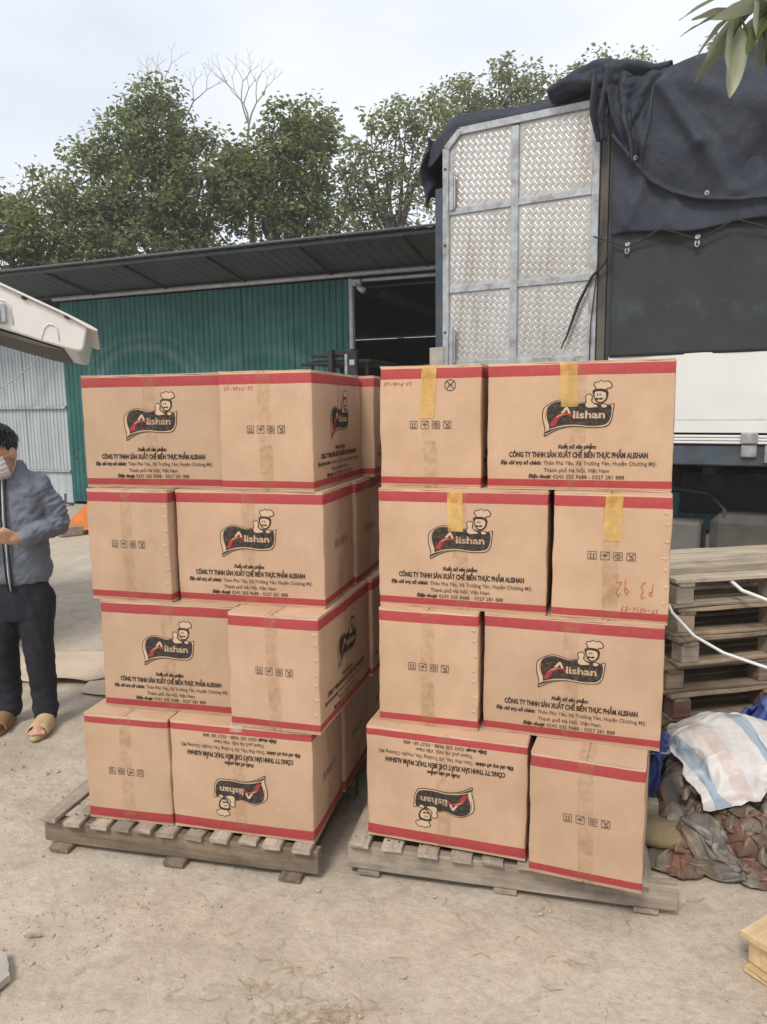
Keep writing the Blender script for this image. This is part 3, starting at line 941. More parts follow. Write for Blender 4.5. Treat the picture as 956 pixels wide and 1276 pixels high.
# ---- tarpaulin over the truck
TP = thing('tarpaulin', 'dark navy canvas tarpaulin heaped over the truck roof and side', 'tarpaulin', (.526, 6.432, 0), R(-29.7))
def smooth(a, b, x):
    t_ = min(1, max(0, (x - a) / (b - a))); return t_ * t_ * (3 - 2 * t_)
def seg_d(p, a, b):
    ax, az = a; bx_, bz = b
    dx, dz = bx_ - ax, bz - az
    k = max(0, min(1, ((p[0] - ax) * dx + (p[1] - az) * dz) / (dx * dx + dz * dz)))
    return math.hypot(p[0] - ax - k * dx, p[1] - az - k * dz), k
def cloth(name, fn, nu, nv, m, par=TP, thick=.004):
    v = np.array([fn(i / (nu - 1), j / (nv - 1)) for i in range(nu) for j in range(nv)])
    uv = np.array([(i / (nu - 1), j / (nv - 1)) for i in range(nu) for j in range(nv)])
    o = put(name, mesh_np(name, v, grid_faces(nu, nv), True, uv), M[m], par)
    md = o.modifiers.new('thickness', 'SOLIDIFY'); md.thickness = thick; md.offset = 0
    return o
# lower curtain, taut
cloth('side_curtain', lambda u, v: (1.385 + u * 3.85, -.030 - .012 * fbm((u * 3.85, v, 0), 2.2, 3) - .010 * math.sin(u * 40) * (.3 + v) * .4, 2.035 + v * 1.15), 150, 40, 'curtain')
# skirt hem
def skirt(u, v):
    s = 1.375 + u * 3.86
    zh = 2.92 - .03 * math.sin((s - 1.375) * 2.6) + .012 * math.sin(s * 9)
    z = zh + (1 - v) * 0 + v * (3.72 - zh)
    y = -.058 - .026 * fbm((s * 1.5 + z * .9, z * .5, 3), 2.1, 4) - .018 * (1 - 2.4 * abs(noise.noise(Vector((s * 2.6 - z * 1.5, z * .8, 9))))) * v - .015 * (1 - v)
    d, k = seg_d((s, z), (1.50, 2.98), (1.72, 3.6)); y -= .035 * math.exp(-(d / .05) ** 2)
    d, k = seg_d((s, z), (1.80, 2.95), (1.86, 3.45)); y -= .03 * math.exp(-(d / .06) ** 2)
    return (s, y, z)
cloth('tarp_skirt', skirt, 200, 50, 'tarp')
# upper cover: from over the roof edge down to a swagged hem
HEM = [(1.36, 3.62), (1.44, 3.52), (1.55, 3.38), (1.66, 3.24), (1.80, 3.15), (1.95, 3.09), (2.2, 3.045), (2.45, 3.03), (3.0, 2.99), (5.3, 2.96)]
def hem(s): return float(np.interp(s, [h_[0] for h_ in HEM], [h_[1] for h_ in HEM]))
def cover(u, v):
    s = 1.36 + u * 3.88
    top = 4.0 + .03 * math.sin(s * 2.1 + 1) + .05 * fbm((s, 0, 7), 1.3, 3) + .06 * smooth(1.5, 2.0, s)
    zh = hem(s)
    if v < .72:
        z = zh + (v / .72) * (top - .10 - zh); y = -.085
        bul = math.sin(PI * min(1, v / .72)) * .05
        y -= bul
    else:
        a = (v - .72) / .28
        z = top - .10 + .10 * math.sin(min(1, a * 2) * PI / 2) + .05 * a; y = -.085 + .12 * (1 - math.cos(min(1, a * 2) * PI / 2)) + max(0, a - .5) * .9
    y -= .05 * fbm((s * .9 + z * .6, z * .45, 1), 1.8, 4) + .014 * (1 - 2.4 * abs(noise.noise(Vector((s * 1.7 + z * 1.1, z * .9 - s * .5, 4))))) + .006 * fbm((s * 2 + z, z * 1.4 - s, 8), 5, 3)
    # ridges running from the gathered corner
    w = 1 if v < .8 else max(0, 1 - (v - .8) * 8)
    d, k = seg_d((s, z), (1.70, 3.86), (1.98, 3.42)); y -= w * .055 * math.exp(-(d / .04) ** 2)
    d, k = seg_d((s, z), (1.98, 3.42), (2.20, 3.10)); y -= w * .05 * math.exp(-(d / .055) ** 2)
    d, k = seg_d((s, z), (1.66, 3.86), (1.60, 3.35)); y -= w * .03 * math.exp(-(d / .02) ** 2)
    d, k = seg_d((s, z), (1.75, 3.88), (2.5, 3.55)); y -= w * .03 * math.exp(-(d / .07) ** 2)
    d, k = seg_d((s, z), (2.2, 3.2), (2.6, 3.5)); y += w * .03 * math.exp(-(d / .08) ** 2)
    d, k = seg_d((s, z), (2.1, 4.0), (2.35, 3.25)); y += w * .035 * math.exp(-(d / .10) ** 2)
    y -= .012 * math.exp(-((z - zh) / .02) ** 2)
    return (s, y, z)
cloth('tarp_cover', cover, 200, 90, 'tarp')
# rolled hem bead along the cover
hb = MB(); hb.tube([(s, -.115 - .03 * fbm((s * .9 + hem(s) * .6, hem(s) * .45, 1), 1.8, 4), hem(s)) for s in np.linspace(1.38, 5.2, 120)], .013, 6)
hb.build('tarp_hem', M['tarp'], TP, True)
# roof sheet, sagging over the bows, running on over the plate door
def roof(u, v):
    s = -.16 + u * 5.40
    prof = [(-.005, 3.80), (.0, 3.95), (.05, 4.02), (.30, 4.05), (1.1, 4.10), (1.9, 4.02), (2.25, 3.9), (2.30, 3.3)]
    k = v * (len(prof) - 1); i = min(len(prof) - 2, int(k)); a = k - i
    y = prof[i][0] * (1 - a) + prof[i + 1][0] * a; z = prof[i][1] * (1 - a) + prof[i + 1][1] * a
    end = 1 - smooth(-.16, .12, s)
    z -= .15 * end ** 2
    z += (.03 * fbm((s, y, 2), 1.6, 4) + .014 * math.sin(s * 7 + 3 * y)) * smooth(.0, .25, v)
    y += .015 * fbm((s, z, 4), 4, 3) + .035
    return (s, y, z)
cloth('roof_sheet', roof, 180, 60, 'tarp')
def left_drape(u, v):
    a = u * 1.0
    s = -.15 + .02 * math.sin(v * 9 + a * 5) - .035 * math.sin(v * 3)
    y = -.02 + a * .9 + .02 * math.sin(v * 12)
    z = 3.88 - v * (.58 - .15 * math.sin(a * 7)) + .03 * a
    s += .025 * fbm((a * 2, z * 2, 1), 2.0, 3)
    return (s, y, z)
cloth('end_drape', left_drape, 40, 40, 'tarp')
fl_ = MB()
# bunched roll lying on the roof edge above the gathered corner
def roll(u, v):
    s = .90 + u * .85
    a = v * 2 * PI
    r = (.055 + .05 * math.sin(PI * min(1, u * 1.15)) ** .7) * (1 + .22 * math.sin(3 * a + 6 * u) + .2 * fbm((u * 4, a, 0), 1.5, 3))
    return (s, -.045 + .04 * u + r * 1.15 * math.sin(a), 3.985 + .03 * math.sin(u * 5) + .05 * u + r * .82 * math.cos(a))
cloth('tarp_roll', roll, 60, 34, 'tarp')
# gathered folds hanging over the door's top right corner
def tongue(s0, z0, L, wtop, wbot, ph, amp, lean):
    def f(u, v):
        w = wtop * (1 - v) + wbot * v
        s = s0 + (u - .5) * w + lean * v + .012 * math.sin(v * 7 + ph)
        y = -.125 - amp * (math.sin(u * 3.2 * PI + ph + v * 1.6)) * (1 - .45 * v) - .02 * math.sin(v * PI) - .02 * fbm((u * 2, v * 3, ph), 1.6, 3)
        z = z0 - v * L * (1 - .12 * abs(u - .5)) + .03 * math.sin(u * PI)
        return (s, y, z)
    return f
cloth('tarp_fold', tongue(1.30, 4.03, .50, .17, .07, .4, .045, .00), 40, 40, 'tarp')
cloth('tarp_fold', tongue(1.43, 3.96, .62, .22, .05, 2.0, .04, .10), 40, 40, 'tarp')
cloth('tarp_fold', tongue(1.60, 3.93, .36, .30, .10, 1.1, .035, -.10), 40, 30, 'tarp')
# tie hooks on the curtain and the ropes laced between them
for s, z in ((1.50, 2.822), (1.975, 2.818), (2.465, 2.812), (2.96, 2.81), (3.45, 2.81)):
    hk = MB(); y = -.058
    hk.tube([(s, y, z + .03), (s + .012, y - .012, z + .022), (s + .012, y - .012, z), (s, y, z - .008), (s - .012, y - .012, z - .002)], .006, 6)
    hk.tube([(s, y - .002, z - .01), (s + .012, y - .01, z - .02), (s + .012, y - .01, z - .042), (s, y - .002, z - .05), (s - .012, y - .01, z - .042), (s - .012, y - .01, z - .02), (s, y - .002, z - .01)], .0055, 6)
    hk.box((s, y + .006, z), (.035, .008, .06), 0, None, .002)
    hk.build('tie_hook', M['galv'], TP, True)
    rp = MB()
    rp.tube([(s - .24, -.095, 2.915), (s - .1, -.075, 2.86), (s, -.072, z - .005), (s + .1, -.075, 2.85), (s + .22, -.095, 2.91)], .0055, 6)
    rp.build('lacing_rope', M['rope'], TP, True)
for s in np.arange(1.55, 4.8, .48):
    MB().lathe([(.007, .002), (.010, .004), (.014, .003), (.016, 0)], 12, 0, Matrix.Translation((s, -.128, hem(s) + .028)) @ Matrix.Rotation(PI / 2, 4, 'X')).build('eyelet', M['galv'], TP, True)
MB().tube([(1.66, -.175, 3.84), (1.645, -.185, 3.6), (1.60, -.175, 3.36)], .005, 6).build('lacing_rope', M['tarp'], TP, True)
dr = thing('door_rope', 'frayed dark rope hanging across the lower right checker panels', 'rope', (.526, 6.432, 0), R(-29.7))
MB().tube([(1.40, -.10, 2.86), (1.34, -.06, 2.72), (1.25, -.05, 2.64), (1.15, -.05, 2.45), (1.06, -.045, 2.2), (1.02, -.045, 2.12)], [.008, .010, .012, .014, .009, .004], 6).build('rope_tail', M['rope'], dr, True)
MB().tube([(1.33, -.06, 3.1), (1.28, -.05, 2.66), (1.245, -.045, 2.3), (1.235, -.045, 1.7)], .005, 6).build('rope_line', M['rope'], dr, True)

# ================================================================== THINGS
# ------------------------------------------------------------------ pallets under the cartons
def board_mesh(L, w, h, bev=.003, seed=0, warp=.0015):
    """plank along x with slightly uneven edges"""
    rnd = random.Random(seed)
    n = 7
    mb = MB()
    vs, fs = [], []
    ring = [(-1, -1), (1, -1), (1, 1), (-1, 1)]
    ring8 = []
    for k in range(4):
        a, b = ring[k], ring[(k + 1) % 4]
        pa = (a[0] * w / 2, a[1] * h / 2); pb = (b[0] * w / 2, b[1] * h / 2)
        Lg = math.hypot(pb[0] - pa[0], pb[1] - pa[1])
        e = min(bev, Lg * .3) / Lg
        ring8 += [(pa[0] + (pb[0] - pa[0]) * e, pa[1] + (pb[1] - pa[1]) * e), (pb[0] + (pa[0] - pb[0]) * e, pb[1] + (pa[1] - pb[1]) * e)]
    for i in range(n):
        x = -L / 2 + L * i / (n - 1)
        sh = .96 if i in (0, n - 1) else 1
        dy, dz = rnd.uniform(-warp, warp), rnd.uniform(-warp, warp) * .6
        ww = 1 + rnd.uniform(-.025, .012)
        for (y, z) in ring8:
            vs.append((x + (rnd.uniform(-.003, .003) if i in (0, n - 1) else 0), y * sh * ww + dy, z * sh + dz))
    for i in range(n - 1):
        for j in range(8):
            a, b = i * 8 + j, i * 8 + (j + 1) % 8
            fs.append((a, a + 8, b + 8, b))
    fs.append(tuple(range(8))); fs.append(tuple((n - 1) * 8 + j for j in range(7, -1, -1)))
    mb.add(vs, fs)
    return mb.mesh('board')

def nail_heads(mb, pts):
    for p in pts: mb.lathe([(0, .0012), (.004, .001), (.0045, 0)], 8, 0, Matrix.Translation(p))

def stringer_pallet(label, loc, yaw, length, depth, slats, sw, wood, wood2, bot_proud=.03):
    """deck slats run front to back on stringers that run left to right; skid boards below"""
    P = thing('pallet', label, 'pallet', loc, yaw, 'wooden pallets carrying the printed cartons')
    H0, HS, HD = .020, .092, .020
    meshes = [board_mesh(depth + .02, sw, HD, .003, 40 + k, .003) for k in range(4)]
    for m in meshes: m.materials.append(M[wood])
    for i, (x, dv) in enumerate(slats):
        put('deck_board', meshes[i % 4], None, P, (x, depth / 2 - .012 + dv, H0 + HS + HD / 2 + .0005), (0, R(random.uniform(-.4, .4)), PI / 2 + R(random.uniform(-1.2, 1.2))))
    sm = board_mesh(length, .048, HS, .005, 77, .003); sm.materials.append(M[wood2])
    for k, y in enumerate((.024, depth / 2, depth - .03)):
        put('stringer', sm, None, P, (length / 2, y, H0 + HS / 2), (0, 0, PI if k == 2 else 0))
    bm_ = board_mesh(depth + bot_proud * 2, .085, H0, .003, 55, .002); bm_.materials.append(M[wood2])
    for x in (.075, length * .5, length - .10):
        put('skid_board', bm_, None, P, (x, depth / 2, H0 / 2 - .001), (0, 0, PI / 2))
    nh = MB()
    nail_heads(nh, [(x + dx, .024, H0 + HS + HD + .0015) for x, _ in slats for dx in (-.018, .02)])
    tag(nh.build('nail_heads', M['steel_dark'], P), kind='stuff')
    return P
YL, YR = R(-12.3), R(-13.4)
stringer_pallet('worn wooden pallet under the left stack of cartons, deck slats showing along its front', (-1.335, 2.702, 0), YL, 1.110, 1.12,
                [(.045 + i * .100 + random.uniform(-.008, .008), random.uniform(-.006, .008)) for i in range(11)], .072, 'grey_wood', 'dark_wood')
stringer_pallet('worn wooden pallet under the right stack of cartons, front beam sticking out at its right', (-.145, 2.508, 0), YR, 1.13, 1.12,
                [(.048 + i * .118 + random.uniform(-.008, .008), random.uniform(-.006, .010)) for i in range(9)], .078, 'grey_wood', 'grey_wood', .0)

# ------------------------------------------------------------------ printed cartons
CL, CW = .572, .353
def mk_disp(seed):
    rnd = random.Random(seed)
    ay, ax = rnd.uniform(.004, .010), rnd.uniform(.002, .006)
    off = Vector((rnd.uniform(0, 50), rnd.uniform(0, 50), rnd.uniform(0, 50)))
    def D(p):
        x, y, z = p
        nx, ny, nz = x / (CL / 2), y / (CW / 2), (z - CH / 2) / (CH / 2)
        fx, fy, fz = max(0, 1 - nx * nx), max(0, 1 - ny * ny), max(0, 1 - nz * nz)
        dy = math.copysign(min(1, abs(ny)) ** 8 * ay * fx * fz, y)
        dx = math.copysign(min(1, abs(nx)) ** 8 * ax * fy * fz, x)
        a = sorted((abs(nx), abs(ny), abs(nz)))
        e = min(1, a[1]) ** 14
        nv = noise.noise_vector(Vector(p) * 11 + off) * .0048 * e + noise.noise_vector(Vector(p) * 34 + off) * .0022 * e
        return Vector((x + dx + nv.x, y + dy + nv.y, z + nv.z * (1 if nz > -.9 else .2)))
    return D
DISP = [mk_disp(s) for s in (3, 14, 25, 36)]

def carton_body(D):
    r = .005
    hx, hy, z0, z1 = CL / 2, CW / 2, .0025, CH - .0035
    def ax(a, b, n): return [a, a + r * .3, a + r] + list(np.linspace(a + r, b - r, n)[1:-1]) + [b - r, b - r * .3, b]
    X, Y, Z = ax(-hx, hx, 18), ax(-hy, hy, 13), ax(z0, z1, 15)
    cache, vs, fs = {}, [], []
    def vid(p):
        k = (round(p[0], 5), round(p[1], 5), round(p[2], 5))
        if k not in cache:
            c = Vector((max(-hx + r, min(hx - r, p[0])), max(-hy + r, min(hy - r, p[1])), max(z0 + r, min(z1 - r, p[2]))))
            d = Vector(p) - c
            q = c + d.normalized() * r if d.length > 1e-7 else c
            cache[k] = len(vs); vs.append(tuple(D(q)))
        return cache[k]
    def face(A, B, mk, flip):
        for i in range(len(A) - 1):
            for j in range(len(B) - 1):
                q = [vid(mk(A[i], B[j])), vid(mk(A[i + 1], B[j])), vid(mk(A[i + 1], B[j + 1])), vid(mk(A[i], B[j + 1]))]
                fs.append(q[::-1] if flip else q)
    face(X, Z, lambda a, b: (a, -hy, b), False); face(X, Z, lambda a, b: (a, hy, b), True)
    face(Y, Z, lambda a, b: (hx, a, b), False); face(Y, Z, lambda a, b: (-hx, a, b), True)
    face(X, Y, lambda a, b: (a, b, z1), False); face(X, Y, lambda a, b: (a, b, z0), True)
    mb = MB(); mb.add(vs, fs)
    return mb.mesh('body', True)

def flap_mesh(seed, sgn):
    """one half of the closed top, hinged on the long edge"""
    rnd = random.Random(seed)
    nx, ny = 13, 5
    top, bot = [], []
    for i in range(nx):
        for j in range(ny):
            a, b = i / (nx - 1), j / (ny - 1)
            x = -CL / 2 + .002 + a * (CL - .004)
            y = sgn * (CW / 2 - .001 - b * (CW / 2 - .003))
            lift = .0008 + .0022 * fbm((x * 5, y * 5, seed), 1, 2) ** 2 + .0012 * b * math.sin(a * PI)
            endl = (abs(a - .5) * 2) ** 6 * .0018 * rnd.random()
            top.append((x, y, CH - .0008 + lift + endl)); bot.append((x, y, CH - .0042))
    n = nx * ny
    fs = []
    for i in range(nx - 1):
        for j in range(ny - 1):
            a = i * ny + j
            q = (a, a + ny, a + ny + 1, a + 1)
            fs.append(q if sgn < 0 else q[::-1])
            fs.append(tuple(n + k for k in (q[::-1] if sgn < 0 else q)))
    edge = [i * ny for i in range(nx)] + [(nx - 1) * ny + j for j in range(1, ny)] + [i * ny + ny - 1 for i in range(nx - 2, -1, -1)] + [j for j in range(ny - 2, 0, -1)]
    for a, b in zip(edge, edge[1:] + edge[:1]): fs.append((a, b, n + b, n + a) if sgn > 0 else (b, a, n + a, n + b))
    mb = MB(); mb.add(top + bot, fs)
    return mb.mesh('flap')

def strip(D, pts, width, axis, off, wob=0.0, seed=0):
    """a strip of tape: centre line pts (on the nominal box) laid over the real surface"""
    rnd = random.Random(seed)
    mb = MB(); vs = []
    dense = []
    for a, b in zip(pts, pts[1:]):
        a, b = Vector(a), Vector(b)
        n = max(2, int((b - a).length / .025))
        dense += [a + (b - a) * k / n for k in range(n)]
    dense.append(Vector(pts[-1]))
    for p in dense:
        for s in (-1, -.33, .33, 1):
            q = p.copy(); q[axis] += s * width / 2 + wob * (p.z - CH / 2)
            inner = D(q)
            nrm = Vector((0, 0, 0))
            if abs(q.x) >= CL / 2 - .001: nrm.x = math.copysign(1, q.x)
            if abs(q.y) >= CW / 2 - .001: nrm.y = math.copysign(1, q.y)
            if q.z >= CH - .001: nrm.z = 1
            if q.z <= .001: nrm.z = -1
            vs.append(inner + nrm.normalized() * (off + rnd.uniform(0, .0003)))
    fs = []
    for i in range(len(dense) - 1):
        for j in range(3):
            a = i * 4 + j
            fs.append((a, a + 1, a + 5, a + 4))
    mb.add(vs, fs)
    return mb

# ---- print: text lines and emblem as flat meshes lying on the board
def text_mesh(body, bold=0.0, shear=0.0, res=2):
    cu = bpy.data.curves.new('lettering', 'FONT')
    cu.body = body; cu.resolution_u = res; cu.offset = bold; cu.shear = shear; cu.fill_mode = 'FRONT'
    ob = bpy.data.objects.new('lettering', cu); C.objects.link(ob)
    bpy.context.view_layer.update()
    me = bpy.data.meshes.new_from_object(ob.evaluated_get(bpy.context.evaluated_depsgraph_get()))
    v = np.array([tuple(q.co) for q in me.vertices])[:, :2]
    f = [tuple(p.vertices) for p in me.polygons]
    bpy.data.objects.remove(ob); bpy.data.curves.remove(cu); bpy.data.meshes.remove(me)
    return v, f
def fit_text(body, x0, x1, z, cap, bold=0, shear=0):
    v, f = text_mesh(body, min(bold, .018), shear)
    lo, hi = v[:, 0].min(), v[:, 0].max()
    k = (x1 - x0) / (hi - lo)
    P = [((a - lo) * k + x0, z + b * cap / .73) for a, b in v]
    if bold > .02:                                     # heavier stroke: the line struck three times
        n, base = len(P), list(P)
        for dx, dz in ((.0009, 0), (.00045, .0005)):
            P = P + [(x + dx, y + dz) for x, y in base]
        f = f + [tuple(i + n for i in q) for q in f] + [tuple(i + 2 * n for i in q) for q in f]
    return P, f
LINES = [('Xuất xứ sản phẩm:', -.060, .060, .1375, .0130, .040, .18, 0),
         ('CÔNG TY TNHH SẢN XUẤT CHẾ BIẾN THỰC PHẨM ALISHAN', -.213, .213, .1080, .0182, .045, 0, 0),
         ('Địa chỉ trụ sở chính:', -.241, -.110, .0835, .0135, .042, .22, 0),
         ('Thôn Phú Yên, Xã Trường Yên, Huyện Chương Mỹ,', -.103, .241, .0835, .0132, .010, 0, 1),
         ('Thành phố Hà Nội, Việt Nam', -.101, .101, .0595, .0132, .010, 0, 1),
         ('Điện thoại:', -.150, -.078, .0385, .0132, .042, .22, 0),
         ('0243 205 9688 - 0327 281 888', -.072, .146, .0385, .0130, .010, 0, 1)]
TXT = []
for body, x0, x1, z, cap, bold, shear, mi in LINES:
    TXT.append((fit_text(body, x0, x1, z, cap, bold, shear), mi))
def cur(pts, n=6):
    """closed or open Catmull-Rom through pts"""
    out = []
    k = len(pts)
    for i in range(k):
        p0, p1, p2, p3 = (np.array(pts[(i + d) % k], float) for d in (-1, 0, 1, 2))
        for t_ in np.arange(n) / n:
            out.append(tuple(.5 * ((2 * p1) + (-p0 + p2) * t_ + (2 * p0 - 5 * p1 + 4 * p2 - p3) * t_ ** 2 + (-p0 + 3 * p1 - 3 * p2 + p3) * t_ ** 3)))
    return out
def LX(p): return ((p[0] - 435) / 3199., .177 + (655 - p[1]) / 3199. * 1.0)
def logo_shapes():
    """list of (polygon in face metres, material index, lift); 0 black 1 board 2 red"""
    S = []
    flag = cur([(150, 340), (205, 305), (275, 292), (360, 310), (430, 325), (500, 312), (600, 330), (690, 345), (752, 338), (765, 380), (755, 470), (725, 520), (680, 540), (560, 548), (420, 533), (300, 540), (200, 565), (158, 578), (150, 540), (120, 470), (118, 400)], 4)
    flag2 = cur([(150, 318), (220, 285), (280, 276), (380, 300), (440, 312), (520, 300), (620, 318), (740, 330), (775, 318), (790, 330), (782, 400), (772, 480), (740, 540), (690, 562), (560, 568), (420, 556), (300, 572), (210, 605), (125, 655), (104, 648), (112, 600), (108, 560), (88, 480), (88, 390), (110, 350)], 4)
    flag3 = cur([(153, 327), (220, 295), (280, 284), (380, 306), (440, 318), (520, 306), (620, 324), (740, 337), (772, 328), (780, 336), (773, 400), (763, 478), (734, 531), (688, 553), (560, 559), (420, 546), (300, 560), (205, 595), (128, 640), (116, 636), (122, 600), (118, 555), (98, 478), (98, 392), (117, 357)], 4)
    S.append((flag2, 0, 0)); S.append((flag3, 1, .0003))
    tail = cur([(118, 632), (135, 600), (200, 575), (300, 552), (420, 540), (300, 556), (205, 590)], 4)
    S.append((tail, 0, .0006))
    S.append((flag, 0, .0006))
    rim = cur([(132, 372), (140, 350), (128, 420), (140, 490), (158, 545), (150, 570), (126, 480), (120, 415)], 4)
    S.append((rim, 1, .0009))
    # swoosh and capital A
    S.append(([(270, 415), (318, 352), (340, 352), (372, 418), (346, 418), (330, 378), (300, 415)], 1, .0010))
    S.append((cur([(170, 540), (205, 470), (260, 425), (330, 412), (385, 435), (405, 475), (360, 440), (300, 438), (250, 475), (222, 540)], 4), 2, .0010))
    S.append((cur([(205, 480), (250, 438), (310, 424), (240, 452)], 4), 1, .0012))
    # chef's figure above the flag, in outline
    hat_o = cur([(605, 175), (600, 150), (583, 130), (600, 100), (630, 100), (655, 82), (690, 98), (720, 88), (750, 108), (768, 140), (750, 168), (722, 170), (716, 186), (660, 178)], 4)
    hat_i = cur([(614, 168), (610, 148), (594, 128), (606, 109), (632, 109), (657, 92), (690, 107), (718, 98), (742, 114), (757, 140), (744, 159), (714, 162), (709, 176), (660, 169)], 4)
    S += [(hat_o, 0, 0), (hat_i, 1, .0003)]
    face_o = cur([(576, 190), (620, 176), (690, 180), (728, 205), (722, 265), (700, 300), (655, 318), (615, 300), (594, 262)], 4)
    face_i = cur([(598, 208), (640, 196), (690, 205), (706, 225), (704, 262), (685, 290), (655, 304), (622, 290), (604, 260)], 4)
    S += [(face_o, 0, 0), (face_i, 1, .0003)]
    S.append((cur([(598, 268), (625, 262), (640, 268), (660, 260), (682, 272), (655, 284), (640, 278), (618, 284)], 4), 0, .0006))
    for ex in (626, 650): S.append((cur([(ex - 7, 232), (ex, 215), (ex + 7, 232), (ex, 240)], 3), 0, .0006))
    arm_o = cur([(505, 245), (530, 222), (560, 220), (582, 250), (575, 295), (620, 325), (690, 318), (735, 345), (700, 370), (610, 365), (540, 372), (500, 340), (512, 290)], 4)
    arm_i = cur([(514, 248), (532, 231), (556, 229), (572, 252), (565, 296), (615, 335), (688, 328), (718, 344), (694, 360), (610, 355), (544, 361), (511, 335), (522, 292)], 4)
    S += [(arm_o, 0, .0007), (arm_i, 1, .0010)]
    S.append((cur([(612, 318), (650, 330), (672, 316), (664, 345), (690, 375), (660, 380), (640, 352), (610, 385), (626, 345)], 3), 0, .0013))
    return [([LX(p) for p in poly], mi, l) for poly, mi, l in S]
LOGO = logo_shapes()
_lv, _lf = fit_text('lishan', (395 - 435) / 3199., (700 - 435) / 3199., .177 + (655 - 468) / 3199., .0245, .028)
def tri_poly(poly):
    from mathutils.geometry import tessellate_polygon
    return tessellate_polygon([[Vector((x, y, 0)) for x, y in poly]])
LOGO_T = [(p, tri_poly(p), mi, l) for p, mi, l in LOGO]
def on_long(D, x, z, off):  # a point of the print on the long face (-y)
    q = D((x, -CW / 2, z)); q.y -= off; return q
def build_print(D):
    mb = MB()
    for (v, f), mi in TXT: mb.add([on_long(D, x, z, .0014) for x, z in v], f, mi)
    let = mb.mesh('lettering')
    for k in ('ink', 'ink_soft'): let.materials.append(M[k])
    mb = MB()
    for p, tr_, mi, l in LOGO_T: mb.add([on_long(D, x, z, .0014 + l) for x, z in p], tr_, mi)
    mb.add([on_long(D, x, z, .0030) for x, z in _lv], _lf, 1)
    lg = mb.mesh('emblem')
    for k in ('ink', 'logo_tan', 'logo_red'): lg.materials.append(M[k])
    # handling symbols on the short face (+x): four framed squares
    mb = MB()
    def pt(y, z): 
        q = D((CL / 2, y, z)); q.x += .0014; return q
    def quad(a, b, c, d): mb.add([pt(*a), pt(*b), pt(*c), pt(*d)], [(0, 1, 2, 3)])
    def poly(P): mb.add([pt(*p) for p in P], tri_poly(P))
    def ln(a, b, w=.0011):
        dx, dz = b[0] - a[0], b[1] - a[1]; L = math.hypot(dx, dz) or 1
        nx, nz = -dz / L * w, dx / L * w
        quad((a[0] + nx, a[1] + nz), (b[0] + nx, b[1] + nz), (b[0] - nx, b[1] - nz), (a[0] - nx, a[1] - nz))
    s = .0128
    for k in range(4):
        y, z = -.0585 + k * .039 + .004, .216
        for a, b in (((-s, -s), (s, -s)), ((s, -s), (s, s)), ((s, s), (-s, s)), ((-s, s), (-s, -s))):
            ln((y + a[0], z + a[1]), (y + b[0], z + b[1]), .0009)
        if k == 0:
            for d in (-.0045, .0045):
                ln((y + d, z - .006), (y + d, z + .004), .0014); poly([(y + d - .0034, z + .003), (y + d + .0034, z + .003), (y + d, z + .0085)])
            ln((y - .009, z - .0085), (y + .009, z - .0085))
        if k == 1:
            poly([(y - .008, z - .001)] + [(y + .008 * math.cos(a), z - .001 + .007 * math.sin(a)) for a in np.linspace(PI, 0, 9)])
            ln((y, z), (y, z - .008)); ln((y + .004, z + .0105), (y + .011, z + .0105), .0016)
        if k == 2:
            for a in np.linspace(0, 2 * PI, 13)[:-1]:
                ln((y + .008 * math.cos(a), z + .008 * math.sin(a)), (y + .008 * math.cos(a + .53), z + .008 * math.sin(a + .53)), .0014)
            poly([(y - .004, z + .003), (y + .004, z + .003), (y, z - .005)])
        if k == 3:
            ln((y - .009, z + .009), (y + .008, z - .006), .0014); ln((y + .009, z + .009), (y - .004, z - .003), .0014); ln((y - .006, z - .0085), (y + .007, z - .0085), .0014)
    sy = mb.mesh('handling_symbols'); sy.materials.append(M['ink_soft'])
    # joint dents beside the glued corner of the short face
    jd = []
    for q in range(7):
        mb = MB()
        z = .07 + q * .048 + .006 * ((q * 7) % 3); y = CW / 2 - .016 + .003 * ((q * 5) % 3)
        a, b = .010, .008
        c0 = pt(y, z); c0.x += .0016
        ring = [pt(y - a, z), pt(y - a * .2, z + b), pt(y + a, z + b * .3), pt(y + a * .3, z - b)]
        for r_ in ring: r_.x -= .0010
        mb.add([c0] + ring, [(0, 1, 2), (0, 2, 3), (0, 3, 4), (0, 4, 1)])
        jd.append(mb.mesh('joint_dent')); jd[-1].materials.append(M['card_plain'])
    return let, lg, sy, jd
VAR = []
for k, D in enumerate(DISP):
    body = carton_body(D); body.materials.append(M['card'])
    fa, fb = flap_mesh(60 + k, -1), flap_mesh(80 + k, 1)
    for m in (fa, fb): m.materials.append(M['card_plain'])
    let, lg, sy, jd = build_print(D)
    e1, e2 = (.10, .06, .13, .02)[k], (.14, .03, .08, .05)[k]
    tp = strip(D, [(CL / 2, 0, e1), (CL / 2, 0, CH), (-CL / 2, 0, CH), (-CL / 2, 0, e2)], .048, 1, .0030, .01 * (k - 1.5), k).mesh('tape', True); tp.materials.append(M['tape'])
    tb = strip(D, [(CL / 2, .004, .16), (CL / 2, .004, .0), (-CL / 2, 0, .0), (-CL / 2, 0, .12)], .048, 1, .0009, 0, k + 9).mesh('tape', True); tb.materials.append(M['tape'])
    tl = strip(D, [(.004, -CW / 2, .0), (0, -CW / 2, CH), (0, CW / 2, CH), (.003, CW / 2, .0)], .050, 0, .0007, .015 * (k - 1.5), k + 19).mesh('tape', True); tl.materials.append(M['tape'])
    VAR.append((body, fa, fb, let, lg, sy, jd, (tp, tb, tl), D))

